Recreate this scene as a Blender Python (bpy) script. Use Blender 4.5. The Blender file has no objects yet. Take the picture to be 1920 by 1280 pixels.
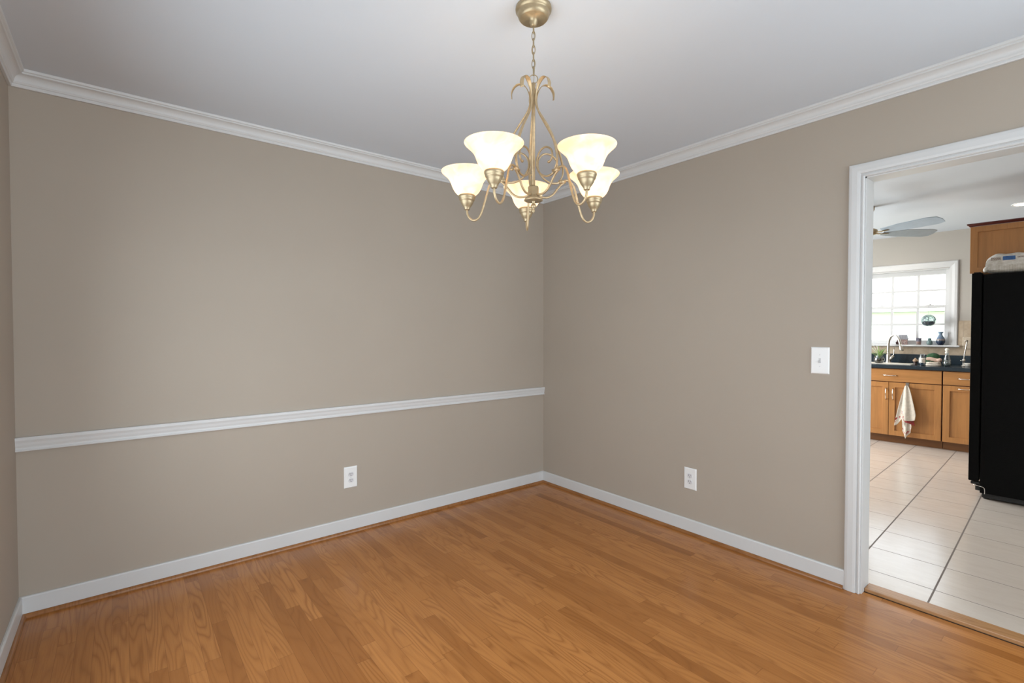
import bpy, math, random
from math import sin, cos, pi, radians, sqrt, floor
from mathutils import Vector, Matrix

S = bpy.context.scene
C = S.collection
random.seed(7)

# ------------------------------------------------------------------ camera
CX, CY, CZ, YAW, PITCH, ROLL, FPX = -2.8104, -3.0758, 1.286, 0.6761, 0.0199, -0.0006, 912.49
_fw = Vector((sin(YAW)*cos(PITCH), cos(YAW)*cos(PITCH), -sin(PITCH)))
_r = Vector((cos(YAW), -sin(YAW), 0)); _u = _r.cross(_fw)
_r2 = _r*cos(ROLL) + _u*sin(ROLL); _u2 = -_r*sin(ROLL) + _u*cos(ROLL)
cam_d = bpy.data.cameras.new('camera'); cam = bpy.data.objects.new('camera', cam_d); C.objects.link(cam)
M_ = Matrix((( _r2.x, _u2.x, -_fw.x, CX), (_r2.y, _u2.y, -_fw.y, CY), (_r2.z, _u2.z, -_fw.z, CZ), (0, 0, 0, 1)))
cam.matrix_world = M_
cam_d.sensor_width = 36.0; cam_d.lens = FPX/1920*36; cam_d.clip_start = 0.02; cam_d.clip_end = 300
S.camera = cam

# ------------------------------------------------------------------ view, world, sun
S.view_settings.view_transform = 'Standard'
S.view_settings.look = 'None'
S.view_settings.exposure = -0.13
S.view_settings.gamma = 1.0
S.view_settings.use_curve_mapping = False
S.cycles.use_denoising = True
S.cycles.max_bounces = 12
S.cycles.diffuse_bounces = 6
S.cycles.sample_clamp_indirect = 6.0

world = bpy.data.worlds.new('sky'); S.world = world; world.use_nodes = True
wn = world.node_tree.nodes; wl = world.node_tree.links
bg = wn['Background']
bg.inputs['Color'].default_value = (0.86, 0.93, 1.0, 1); bg.inputs['Strength'].default_value = 5.2

def light(name, kind, loc, energy, color=(1, 1, 1), size=None, size_y=None, rot=None, aim=None, radius=None, spread=None, angle=None):
    d = bpy.data.lights.new(name, kind); d.energy = energy; d.color = color
    if kind == 'AREA':
        d.shape = 'RECTANGLE'; d.size = size; d.size_y = size_y or size
        if spread: d.spread = spread
    if radius is not None: d.shadow_soft_size = radius
    if angle is not None: d.angle = angle
    o = bpy.data.objects.new(name, d); C.objects.link(o); o.location = loc
    if aim is not None: o.rotation_euler = Vector(aim).to_track_quat('-Z', 'Y').to_euler()
    return o

# sun high over the house (from behind the dining room): lights the neighbour's house, never enters the windows
light('sun', 'SUN', (0, 0, 20), 10.0, (1.0, 0.96, 0.9), aim=(0.62, 0.30, -0.72), angle=0.01)
# added fill lights at unseen dining room windows: front, side and right
light('fill_light_front', 'AREA', (-1.5, -5.99, 1.25), 72, (0.83, 0.93, 1.0), 2.6, 1.6, aim=(0, 1, 0))
light('fill_light_side', 'AREA', (-3.172, -1.80, 1.10), 35, (0.83, 0.93, 1.0), 2.3, 1.2, aim=(1, 0, 0), spread=radians(155))

light('fill_light_right', 'AREA', (-0.03, -4.80, 1.25), 72, (0.83, 0.93, 1.0), 1.9, 1.5, aim=(-1, 0, 0))  # added fill that brightens the left wall and ceiling

# ------------------------------------------------------------------ kitchen frame (the kitchen sits 2.2 degrees off the dining room)
TH = radians(2.2); KO = Vector((0, -2.3, 0))
def K(x, y, z=0.0):
    return Vector((cos(TH)*x - sin(TH)*y, sin(TH)*x + cos(TH)*y, z)) + KO
light('window_daylight_left', 'AREA', K(2.9, 2.86, 1.45), 122, (0.96, 0.98, 1.0), 1.5, 1.5, aim=K(0, -1, 0)-K(0, 0, 0))

# ------------------------------------------------------------------ materials
def mat(name, color, rough=0.5, metal=0.0, **kw):
    m = bpy.data.materials.new(name); m.use_nodes = True
    b = m.node_tree.nodes['Principled BSDF']
    b.inputs['Base Color'].default_value = (*color, 1)
    b.inputs['Roughness'].default_value = rough
    b.inputs['Metallic'].default_value = metal
    for k, v in kw.items():
        b.inputs[k.replace('_', ' ')].default_value = v
    return m
def NT(m): return m.node_tree.nodes, m.node_tree.links, m.node_tree.nodes['Principled BSDF']
class G:
    """small helper to write node maths"""
    def __init__(s, m): s.n, s.l, s.b = NT(m)
    def node(s, t, **kw):
        x = s.n.new(t)
        for k, v in kw.items(): setattr(x, k, v)
        return x
    def put(s, inp, v):
        if isinstance(v, (int, float)): inp.default_value = v
        elif isinstance(v, tuple): inp.default_value = v if len(v) == len(inp.default_value) else (*v, 1)
        else: s.l.new(v, inp)
    def math(s, op, a, b=None, c=None):
        x = s.node('ShaderNodeMath', operation=op); s.put(x.inputs[0], a)
        if b is not None: s.put(x.inputs[1], b)
        if c is not None: s.put(x.inputs[2], c)
        return x.outputs[0]
    def comb(s, a, b, c):
        x = s.node('ShaderNodeCombineXYZ'); s.put(x.inputs[0], a); s.put(x.inputs[1], b); s.put(x.inputs[2], c); return x.outputs[0]
    def noise(s, vec, scale, detail=2, rough=0.5, dist=0.0):
        x = s.node('ShaderNodeTexNoise'); x.inputs['Scale'].default_value = scale
        x.inputs['Detail'].default_value = detail; x.inputs['Roughness'].default_value = rough; x.inputs['Distortion'].default_value = dist
        if vec is not None: s.l.new(vec, x.inputs['Vector'])
        return x.outputs['Fac']
    def white(s, vec):
        x = s.node('ShaderNodeTexWhiteNoise', noise_dimensions='3D'); s.l.new(vec, x.inputs['Vector']); return x.outputs['Value']
    def mix(s, f, a, b, mode='MIX'):
        x = s.node('ShaderNodeMix', data_type='RGBA', blend_type=mode); s.put(x.inputs[0], f); s.put(x.inputs[6], a); s.put(x.inputs[7], b); return x.outputs[2]
    def ramp(s, f, *st):
        x = s.node('ShaderNodeValToRGB'); s.l.new(f, x.inputs[0])
        e = x.color_ramp.elements
        e[0].position, e[0].color = st[0][0], (*st[0][1], 1); e[1].position, e[1].color = st[-1][0], (*st[-1][1], 1)
        for p_, c_ in st[1:-1]:
            q = e.new(p_); q.color = (*c_, 1)
        return x.outputs[0]
    def bump(s, h, strength=0.2, dist=0.01):
        x = s.node('ShaderNodeBump'); x.inputs['Strength'].default_value = strength; x.inputs['Distance'].default_value = dist
        s.l.new(h, x.inputs['Height']); s.l.new(x.outputs[0], s.b.inputs['Normal'])
    def obj(s):
        x = s.node('ShaderNodeTexCoord'); return x.outputs['Object']
    def sep(s, v):
        x = s.node('ShaderNodeSeparateXYZ'); s.l.new(v, x.inputs[0]); return x.outputs
    def vmul(s, v, t):
        x = s.node('ShaderNodeVectorMath', operation='MULTIPLY'); s.l.new(v, x.inputs[0]); x.inputs[1].default_value = t; return x.outputs[0]

def speck(name, color, rough, scale, amt, bstr=0.0, metal=0.0, bdist=0.002, bscale=None, **kw):
    m = mat(name, color, rough, metal, **kw); g = G(m); o = g.obj()
    f = g.noise(o, scale, 3)
    lo = tuple(c*(1-amt) for c in color); hi = tuple(min(1, c*(1+amt)) for c in color)
    g.l.new(g.ramp(f, (0.3, lo), (0.7, hi)), g.b.inputs['Base Color'])
    if bstr: g.bump(g.noise(o, bscale or scale, 3), bstr, bdist)
    return m

WALL = speck('taupe_wall_paint', (0.40, 0.345, 0.285), 0.75, 1.2, 0.025, 0.06, bscale=260, bdist=0.0006)
KWALL = speck('warm_grey_kitchen_paint', (0.42, 0.39, 0.35), 0.75, 1.5, 0.02)
CEIL = speck('ceiling_paint', (0.63, 0.675, 0.73), 0.85, 1.5, 0.015)
TRIM = speck('white_trim_paint', (0.62, 0.62, 0.615), 0.38, 6.0, 0.012)
PLATE = speck('white_plastic_plate', (0.80, 0.80, 0.79), 0.3, 9, 0.01)
SLOT = speck('dark_slot', (0.10, 0.09, 0.09), 0.6, 90, 0.1)
NICKEL = speck('brushed_nickel', (0.62, 0.58, 0.52), 0.3, 40, 0.05, metal=1.0)
CHROME = speck('polished_metal', (0.78, 0.76, 0.72), 0.16, 40, 0.03, metal=1.0)
GOLD = speck('champagne_gold_metal', (0.46, 0.35, 0.21), 0.42, 60, 0.12, 0.35, metal=0.55, bscale=240, bdist=0.0012)
GOLDS = speck('satin_gold_metal', (0.38, 0.30, 0.185), 0.38, 60, 0.06, metal=0.6)
BRASS = speck('antique_brass', (0.42, 0.33, 0.20), 0.4, 50, 0.1, metal=0.7)

def oak(name, planks=True, base=(0.445, 0.178, 0.046)):
    m = mat(name, base, 0.3); g = G(m); o = g.obj(); X, Y, Z = g.sep(o)
    W = 0.0572
    if planks:
        u = g.math('DIVIDE', X, W); iu = g.math('FLOOR', u); fu = g.math('FRACT', u)
        r1 = g.white(g.comb(iu, 3.3, 0.7)); L = g.math('ADD', g.math('MULTIPLY', g.white(g.comb(iu, 9.1, 4.2)), 0.55), 0.62)
        v = g.math('DIVIDE', g.math('ADD', Y, g.math('MULTIPLY', r1, 7.0)), L); iv = g.math('FLOOR', v); fv = g.math('FRACT', v)
        idn = g.comb(iu, iv, 1.0)
        r2 = g.white(idn); r3 = g.white(g.comb(iu, iv, 5.0))
    else:
        r2 = 0.5; r3 = 0.5; fu = None
    off = g.math('MULTIPLY', r3, 37.0) if planks else 3.0
    # cathedral grain: contour bands of a low, long noise
    vec = g.comb(g.math('ADD', g.math('MULTIPLY', X, 9.0), off), g.math('ADD', g.math('MULTIPLY', Y, 1.15), off), off)
    n1 = g.noise(vec, 1.0, 1.5, 0.45)
    band = g.math('FRACT', g.math('MULTIPLY', n1, 15.0))
    band = g.math('ABSOLUTE', g.math('SUBTRACT', g.math('MULTIPLY', band, 2.0), 1.0))
    band = g.math('POWER', band, 2.6)
    fine = g.noise(g.comb(g.math('ADD', g.math('MULTIPLY', X, 260.0), off), g.math('MULTIPLY', Y, 5.0), off), 1.0, 3, 0.6)
    pores = g.noise(g.comb(g.math('ADD', g.math('MULTIPLY', X, 90.0), off), g.math('MULTIPLY', Y, 2.2), off), 1.0, 4, 0.65)
    b = base
    tone = g.ramp(r2, (0.0, (b[0]*0.70, b[1]*0.64, b[2]*0.55)), (0.14, (b[0]*0.84, b[1]*0.80, b[2]*0.74)), (0.5, b), (1.0, (b[0]*1.10, b[1]*1.13, b[2]*1.2))) if planks else g.mix(0.0, (*b, 1), (*b, 1))
    g_amt = g.math('MULTIPLY', band, g.math('ADD', 0.24, g.math('MULTIPLY', r3, 0.42)))
    c = g.mix(g_amt, tone, (b[0]*0.50, b[1]*0.42, b[2]*0.32, 1))
    c = g.mix(g.math('MULTIPLY', g.math('SMOOTH_MIN', 1.0, g.math('MAXIMUM', 0.0, g.math('MULTIPLY', g.math('SUBTRACT', fine, 0.5), 2.6)), 0.1), 0.42), c, (b[0]*0.55, b[1]*0.47, b[2]*0.38, 1))
    c = g.mix(g.math('MULTIPLY', g.math('MAXIMUM', 0.0, g.math('SUBTRACT', pores, 0.52)), 1.6), c, (b[0]*0.55, b[1]*0.47, b[2]*0.38, 1))
    if planks:
        e = g.math('MINIMUM', fu, g.math('SUBTRACT', 1.0, fu))
        seam = g.math('LESS_THAN', e, 0.012)
        e2 = g.math('MULTIPLY', g.math('MINIMUM', fv, g.math('SUBTRACT', 1.0, fv)), L)
        seam2 = g.math('LESS_THAN', e2, 0.0011)
        sm = g.math('MAXIMUM', seam, seam2)
        c = g.mix(g.math('MULTIPLY', sm, 0.42), c, (b[0]*0.22, b[1]*0.17, b[2]*0.12, 1))
    g.l.new(c, g.b.inputs['Base Color'])
    g.put(g.b.inputs['Roughness'], g.math('ADD', 0.19, g.math('MULTIPLY', fine, 0.10)))
    g.bump(g.math('ADD', g.math('MULTIPLY', fine, 0.5), g.noise(g.comb(g.math('MULTIPLY', X, 14.0), g.math('MULTIPLY', Y, 2.0), 0.0), 1.0, 1)), 0.10, 0.0012)
    g.b.inputs['Specular IOR Level'].default_value = 0.38
    return m
OAK = oak('oak_strip_floor')
OAKTRIM = oak('stained_oak_trim', False, (0.30, 0.125, 0.04))
OAKLIGHT = oak('light_oak_threshold', False, (0.42, 0.22, 0.095))

def tile_mat():
    m = mat('beige_floor_tile', (0.55, 0.47, 0.39), 0.22); g = G(m); X, Y, Z = g.sep(g.obj())
    # world coordinates; the grid leans a little against the doorway
    k = g.math('MULTIPLY', g.math('SUBTRACT', X, 0.7), 0.022)
    u = g.math('DIVIDE', g.math('ADD', g.math('SUBTRACT', X, 0.331), g.math('MULTIPLY', k, g.math('ADD', Y, 2.3))), 0.343)
    v = g.math('DIVIDE', g.math('SUBTRACT', g.math('SUBTRACT', Y, g.math('MULTIPLY', X, 0.047)), -2.536), 0.3385)
    fu = g.math('FRACT', u); fv = g.math('FRACT', v)
    eu = g.math('MINIMUM', fu, g.math('SUBTRACT', 1.0, fu)); ev = g.math('MINIMUM', fv, g.math('SUBTRACT', 1.0, fv))
    gl = g.math('MAXIMUM', g.math('LESS_THAN', eu, 0.0075), g.math('LESS_THAN', ev, 0.0115))
    r = g.white(g.comb(g.math('FLOOR', u), g.math('FLOOR', v), 2.0))
    off = g.math('MULTIPLY', r, 20.0)
    n = g.noise(g.comb(g.math('ADD', g.math('MULTIPLY', X, 22.0), off), g.math('MULTIPLY', Y, 7.0), off), 1.0, 5, 0.65)
    c = g.ramp(n, (0.2, (0.63, 0.54, 0.455)), (0.5, (0.68, 0.595, 0.51)), (0.8, (0.72, 0.64, 0.555)))
    c = g.mix(g.math('MULTIPLY', r, 0.2), c, (0.72, 0.66, 0.59, 1))
    c = g.mix(gl, c, (0.16, 0.125, 0.10, 1))
    g.l.new(c, g.b.inputs['Base Color'])
    g.put(g.b.inputs['Roughness'], g.math('ADD', 0.19, g.math('MULTIPLY', gl, 0.5)))
    g.b.inputs['Specular IOR Level'].default_value = 1.0
    g.bump(g.math('SUBTRACT', g.math('MULTIPLY', g.noise(g.obj(), 5.0, 1), 0.4), gl), 0.2, 0.0015)
    return m
TILE = tile_mat()

def maple(name, base=(0.44, 0.20, 0.062), axis='Z'):
    m = mat(name, base, 0.35); g = G(m); o = g.obj()
    sc = {'Z': (22, 22, 1.6), 'Y': (22, 1.6, 22)}[axis]
    n = g.noise(g.vmul(o, sc), 1.0, 3, 0.55, 0.6)
    n2 = g.noise(g.vmul(o, tuple(q*6 for q in sc)), 1.0, 2)
    f = g.math('ADD', g.math('MULTIPLY', n, 0.7), g.math('MULTIPLY', n2, 0.3))
    c = g.ramp(f, (0.3, tuple(q*0.80 for q in base)), (0.55, base), (0.75, tuple(q*1.14 for q in base)))
    g.l.new(c, g.b.inputs['Base Color']); return m
MAPLE = maple('maple_cabinet_door'); MAPLEH = maple('maple_cabinet_rail', axis='Y')
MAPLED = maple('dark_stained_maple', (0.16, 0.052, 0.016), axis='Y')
TOE = maple('toe_kick_wood', (0.26, 0.11, 0.036), axis='Y')
CROWNW = maple('cherry_crown_wood', (0.085, 0.012, 0.008), axis='Y')
COUNTER = speck('dark_teal_laminate', (0.018, 0.030, 0.040), 0.22, 160, 0.5)
BSTILE = None
def bstile():
    m = mat('beige_wall_tile', (0.5, 0.41, 0.31), 0.4); g = G(m); X, Y, Z = g.sep(g.obj())
    fv = g.math('FRACT', g.math('DIVIDE', g.math('SUBTRACT', Z, 1.01), 0.152)); fu = g.math('FRACT', g.math('DIVIDE', Y, 0.152))
    gl = g.math('MAXIMUM', g.math('LESS_THAN', fu, 0.025), g.math('LESS_THAN', fv, 0.025))
    n = g.noise(g.obj(), 22, 4, 0.6)
    c = g.ramp(n, (0.3, (0.40, 0.31, 0.215)), (0.7, (0.50, 0.405, 0.30)))
    g.l.new(g.mix(gl, c, (0.36, 0.29, 0.22, 1)), g.b.inputs['Base Color'])
    return m
BSTILE = bstile()

def black_fridge():
    m = mat('black_textured_steel', (0.001, 0.001, 0.001), 0.38); g = G(m)
    v = g.node('ShaderNodeTexVoronoi'); v.inputs['Scale'].default_value = 230
    g.l.new(g.obj(), v.inputs['Vector']); g.bump(v.outputs['Distance'], 0.5, 0.0015)
    g.b.inputs['Specular IOR Level'].default_value = 0.09
    return m
FRIDGE = black_fridge()
FRIDGEB = speck('black_plastic', (0.004, 0.004, 0.004), 0.5, 50, 0.1)

def glass_mat(name, tint=(1, 1, 1), refl=0.06, rough=0.02):
    m = bpy.data.materials.new(name); m.use_nodes = True; n = m.node_tree.nodes; l = m.node_tree.links; n.clear()
    out = n.new('ShaderNodeOutputMaterial'); mx = n.new('ShaderNodeMixShader'); t = n.new('ShaderNodeBsdfTransparent'); gl = n.new('ShaderNodeBsdfGlossy')
    t.inputs[0].default_value = (*tint, 1); gl.inputs['Roughness'].default_value = rough
    lw = n.new('ShaderNodeLayerWeight'); lw.inputs['Blend'].default_value = 0.25
    ma = n.new('ShaderNodeMath'); ma.operation = 'MULTIPLY_ADD'; ma.inputs[1].default_value = 0.5; ma.inputs[2].default_value = refl
    l.new(lw.outputs['Fresnel'], ma.inputs[0]); l.new(ma.outputs[0], mx.inputs[0])
    l.new(t.outputs[0], mx.inputs[1]); l.new(gl.outputs[0], mx.inputs[2]); l.new(mx.outputs[0], out.inputs[0])
    return m
PANE = glass_mat('window_glass', refl=0.02)
CLEAR = glass_mat('clear_glass', (0.86, 0.90, 0.92), 0.12, 0.05)

def shade_mat():
    m = bpy.data.materials.new('alabaster_glass'); m.use_nodes = True; n = m.node_tree.nodes; l = m.node_tree.links; n.clear()
    out = n.new('ShaderNodeOutputMaterial')
    tr = n.new('ShaderNodeBsdfTranslucent'); df = n.new('ShaderNodeBsdfDiffuse'); gl = n.new('ShaderNodeBsdfGlossy')
    tc = n.new('ShaderNodeTexCoord'); ns = n.new('ShaderNodeTexNoise'); ns.inputs['Scale'].default_value = 14; ns.inputs['Detail'].default_value = 4; ns.inputs['Distortion'].default_value = 1.2
    l.new(tc.outputs['Object'], ns.inputs['Vector'])
    rp = n.new('ShaderNodeValToRGB'); e = rp.color_ramp.elements; e[0].position = 0.35; e[0].color = (0.95, 0.74, 0.52, 1); e[1].position = 0.62; e[1].color = (0.98, 0.88, 0.70, 1)
    l.new(ns.outputs['Fac'], rp.inputs[0]); l.new(rp.outputs[0], tr.inputs[0]); l.new(rp.outputs[0], df.inputs[0])
    gl.inputs['Roughness'].default_value = 0.25
    m1 = n.new('ShaderNodeMixShader'); m1.inputs[0].default_value = 0.42; l.new(tr.outputs[0], m1.inputs[1]); l.new(df.outputs[0], m1.inputs[2])
    m2 = n.new('ShaderNodeMixShader'); m2.inputs[0].default_value = 0.04; l.new(m1.outputs[0], m2.inputs[1]); l.new(gl.outputs[0], m2.inputs[2])
    em = n.new('ShaderNodeEmission'); l.new(rp.outputs[0], em.inputs[0]); em.inputs[1].default_value = 0.38
    ad = n.new('ShaderNodeAddShader'); l.new(m2.outputs[0], ad.inputs[0]); l.new(em.outputs[0], ad.inputs[1])
    l.new(ad.outputs[0], out.inputs[0]); return m
SHADE = shade_mat()
def emis(name, color, s):
    m = mat(name, color, 0.5); b = m.node_tree.nodes['Principled BSDF']
    b.inputs['Emission Color'].default_value = (*color, 1); b.inputs['Emission Strength'].default_value = s; return m
BULB = emis('lit_bulb', (1.0, 0.82, 0.58), 12)
LENS = emis('lit_downlight_lens', (1.0, 0.93, 0.82), 14)

# ------------------------------------------------------------------ mesh builder
class MB:
    def __init__(s): s.v = []; s.f = []; s.sm = []
    def add(s, vs, fs, smooth=False):
        o = len(s.v); s.v += [tuple(v) for v in vs]; s.f += [tuple(i+o for i in f) for f in fs]; s.sm += [smooth]*len(fs); return s
    def box(s, x0, x1, y0, y1, z0, z1):
        x0, x1 = sorted((x0, x1)); y0, y1 = sorted((y0, y1)); z0, z1 = sorted((z0, z1))
        return s.add([(x0, y0, z0), (x1, y0, z0), (x1, y1, z0), (x0, y1, z0), (x0, y0, z1), (x1, y0, z1), (x1, y1, z1), (x0, y1, z1)],
              [(0, 3, 2, 1), (4, 5, 6, 7), (0, 1, 5, 4), (1, 2, 6, 5), (2, 3, 7, 6), (3, 0, 4, 7)])
    def ring(s, x0, x1, y0, y1, z0, z1, w, w2=None):   # rectangular frame in the y-z plane
        w2 = w2 or w; vs = []
        for x in (x0, x1):
            vs += [(x, y0, z0), (x, y1, z0), (x, y1, z1), (x, y0, z1), (x, y0+w, z0+w2), (x, y1-w, z0+w2), (x, y1-w, z1-w2), (x, y0+w, z1-w2)]
        fs = []
        for i in range(4):
            j = (i+1) % 4
            fs += [(i, j, 4+j, 4+i), (8+i, 12+i, 12+j, 8+j), (i, 8+i, 8+j, j), (4+i, 4+j, 12+j, 12+i)]
        return s.add(vs, fs)
    def hexa(s, p):     # 4 bottom + 4 top points
        return s.add(p, [(0, 3, 2, 1), (4, 5, 6, 7), (0, 1, 5, 4), (1, 2, 6, 5), (2, 3, 7, 6), (3, 0, 4, 7)])
    def prism(s, poly, z0, z1):
        n = len(poly); vs = [(x, y, z0) for x, y in poly] + [(x, y, z1) for x, y in poly]
        return s.add(vs, [tuple(range(n))[::-1], tuple(range(n, 2*n))] + [(i, (i+1) % n, n+(i+1) % n, n+i) for i in range(n)])
    def lathe(s, prof, n=32, c=(0, 0, 0), smooth=True, cap=False, sx=1, sy=1, wob=None):
        vs = []
        for r, z in prof:
            for i in range(n):
                a = 2*pi*i/n; q = r*(1 + (wob(a, z) if wob else 0)); vs.append((c[0]+q*cos(a)*sx, c[1]+q*sin(a)*sy, c[2]+z))
        m = len(prof)
        fs = [(j*n+i, j*n+(i+1) % n, (j+1)*n+(i+1) % n, (j+1)*n+i) for j in range(m-1) for i in range(n)]
        if cap: fs += [tuple(range(n))[::-1], tuple(range((m-1)*n, m*n))]
        return s.add(vs, fs, smooth)
    def tube(s, path, rad, n=8, smooth=True, binormal=None, flat=None, caps=True):
        """rad: number or list; flat: list/number = half width along the binormal (elliptic section)"""
        P = [Vector(p) for p in path]; m = len(P)
        R = rad if isinstance(rad, (list, tuple)) else [rad]*m
        F = R if flat is None else (flat if isinstance(flat, (list, tuple)) else [flat]*m)
        T = [(P[min(i+1, m-1)]-P[max(i-1, 0)]).normalized() for i in range(m)]
        if binormal is not None:
            B0 = Vector(binormal).normalized(); Bs = [B0]*m
        else:
            up = Vector((0, 0, 1)) if abs(T[0].z) < 0.9 else Vector((1, 0, 0))
            b = T[0].cross(up).normalized(); Bs = []
            for t in T:
                b = (b - t*b.dot(t))
                b = b.normalized() if b.length > 1e-6 else t.orthogonal().normalized()
                Bs.append(b.copy())
        vs = []
        for p, t, b, r, w in zip(P, T, Bs, R, F):
            nn = t.cross(b).normalized()
            for i in range(n):
                a = 2*pi*i/n; vs.append(p + nn*cos(a)*r + b*sin(a)*w)
        fs = [(j*n+i, j*n+(i+1) % n, (j+1)*n+(i+1) % n, (j+1)*n+i) for j in range(m-1) for i in range(n)]
        if caps: fs += [tuple(range(n))[::-1], tuple(range((m-1)*n, m*n))]
        return s.add(vs, fs, smooth)
    def loop(s, path, r, n=8):
        P = [Vector(p) for p in path]; m = len(P); vs = []
        c = sum(P, Vector())/m; nor = (P[0]-c).cross(P[1]-c).normalized()
        for i, p in enumerate(P):
            t = (P[(i+1) % m]-P[i-1]).normalized(); q = t.cross(nor).normalized()
            for k in range(n):
                a = 2*pi*k/n; vs.append(p + q*cos(a)*r + nor*sin(a)*r)
        return s.add(vs, [(j*n+i, j*n+(i+1) % n, ((j+1) % m)*n+(i+1) % n, ((j+1) % m)*n+i) for j in range(m) for i in range(n)], True)
    def sphere(s, c, r, n=16, m=10, sx=1, sy=1, sz=1):
        return s.lathe([(max(1e-4, r*sin(pi*j/m)), -r*sz*cos(pi*j/m)) for j in range(m+1)], n, c, True, False, sx, sy)
    def grid(s, fn, nu, nv, smooth=True, thick=0):
        vs = [fn(i/nu, j/nv) for j in range(nv+1) for i in range(nu+1)]
        return s.add(vs, [(j*(nu+1)+i, j*(nu+1)+i+1, (j+1)*(nu+1)+i+1, (j+1)*(nu+1)+i) for j in range(nv) for i in range(nu)], smooth)
    def build(s, name, m, parent=None, bevel=0, loc=None, rotz=None, seg=2, solid=0):
        me = bpy.data.meshes.new(name); me.from_pydata(s.v, [], s.f); me.update()
        me.polygons.foreach_set('use_smooth', s.sm)
        import bmesh
        b = bmesh.new(); b.from_mesh(me); bmesh.ops.recalc_face_normals(b, faces=b.faces); b.to_mesh(me); b.free()
        me.materials.append(m)
        o = bpy.data.objects.new(name, me); C.objects.link(o)
        if parent is not None: o.parent = parent
        if loc is not None: o.location = loc
        if rotz is not None: o.rotation_euler[2] = rotz
        if bevel:
            q = o.modifiers.new('bevel', 'BEVEL'); q.width = bevel; q.segments = seg; q.limit_method = 'ANGLE'; q.angle_limit = radians(40)
        if solid:
            q = o.modifiers.new('solid', 'SOLIDIFY'); q.thickness = solid; q.offset = 0
        return o
def tag(o, label, cat, group=None, kind=None):
    o['label'] = label; o['category'] = cat
    if group: o['group'] = group
    if kind: o['kind'] = kind
    return o
def thing(name, label, cat, loc, rotz=0.0, group=None):
    o = bpy.data.objects.new(name, None); C.objects.link(o); o.location = loc; o.rotation_euler[2] = rotz; o.empty_display_size = 0.05
    return tag(o, label, cat, group)
def kthing(name, label, cat, x, y, z=0.0, rot=0.0, group=None): return thing(name, label, cat, K(x, y, z), TH+rot, group)
def struct(o, label=None, cat=None):
    o['kind'] = 'structure'
    if label: o['label'] = label
    if cat: o['category'] = cat
    return o
def catmull(pts, k=6):
    P = [Vector(p) for p in pts]; out = []
    for i in range(len(P)-1):
        a = P[i-1] if i else P[0]*2-P[1]; b, c = P[i], P[i+1]; d = P[i+2] if i+2 < len(P) else P[-1]*2-P[-2]
        for j in range(k):
            t = j/k; out.append(0.5*((2*b)+(c-a)*t+(2*a-5*b+4*c-d)*t*t+(3*b-a-3*c+d)*t**3))
    out.append(P[-1]); return out

# ------------------------------------------------------------------ dining room shell
RW, RD, H = 3.186, 6.0, 2.44           # width, depth, ceiling height
TK = 0.104                              # thickness of the wall with the doorway
HK = 2.455
OY0, OY1, OZ = -2.30, -3.20, 2.032      # doorway
BOUNCE_FLOOR = speck('pale_grey_bounce_floor', (0.55, 0.55, 0.54), 0.95, 60, 0.08, 0.4, bscale=400)  # unseen pale carpet, added so light bounced off the floor stays neutral
struct(MB().box(-RW-0.1, 0.055, -RD-0.1, -3.6, -0.1, 0).build('floor_front', BOUNCE_FLOOR), 'added pale carpet behind the viewer for neutral bounce light', 'floor')
struct(MB().box(-RW-0.1, 0.055, -3.6, 0.1, -0.1, 0).build('floor', OAK), 'honey oak strip floor of the dining room', 'floor')
struct(MB().box(-RW-0.1, TK/2, -RD-0.1, 0.1, H, H+0.1).build('ceiling', CEIL), 'smooth white dining room ceiling', 'ceiling')
struct(MB().box(-RW-0.1, 0, 0, 0.1, 0, H).build('wall_back', WALL), 'taupe wall with the white chair rail', 'wall')
wl_ = MB().box(-RW-0.1, -RW, -0.6, 0, 0, H).box(-RW-0.1, -RW, -RD, -3.1, 0, H).box(-RW-0.1, -RW, -3.1, -0.6, 0, 0.45).box(-RW-0.1, -RW, -3.1, -0.6, 1.9, H)
struct(wl_.build('wall_left', WALL), 'taupe wall at the left edge', 'wall')
wr = MB().box(0, TK, OY0, 1.1, 0, HK).box(0, TK, OY0, OY1, OZ, HK).box(0, TK, OY1, -3.8, 0, HK).box(0, TK, -5.8, -RD-0.1, 0, HK).box(0, TK, -5.8, -3.8, 0, 0.45).box(0, TK, -5.8, -3.8, 2.05, HK)
struct(wr.build('wall_right', WALL), 'taupe wall with the doorway to the kitchen', 'wall')
wf = MB().box(-RW, -2.9, -RD-0.1, -RD, 0, H).box(-0.1, 0, -RD-0.1, -RD, 0, H).box(-2.9, -0.1, -RD-0.1, -RD, 0, 0.45).box(-2.9, -0.1, -RD-0.1, -RD, 2.3, H)
struct(wf.build('wall_front', WALL), 'taupe wall with the added window behind the viewer', 'wall')
w2 = MB()
for x0, x1 in ((-2.9, -2.84), (-2.0, -1.94), (-1.06, -1.0), (-0.16, -0.1)): w2.box(x0, x1, -RD-0.08, -RD-0.02, 0.45, 2.3)
w2.box(-2.84, -0.16, -RD-0.08, -RD-0.02, 0.45, 0.51).box(-2.84, -0.16, -RD-0.08, -RD-0.02, 2.24, 2.3).box(-2.84, -0.16, -RD-0.07, -RD-0.03, 1.36, 1.39)
o2 = struct(w2.build('added_window_2', TRIM), 'added wide fill light window behind the viewer', 'window')  # unseen window, added to carry the front fill light

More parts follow.
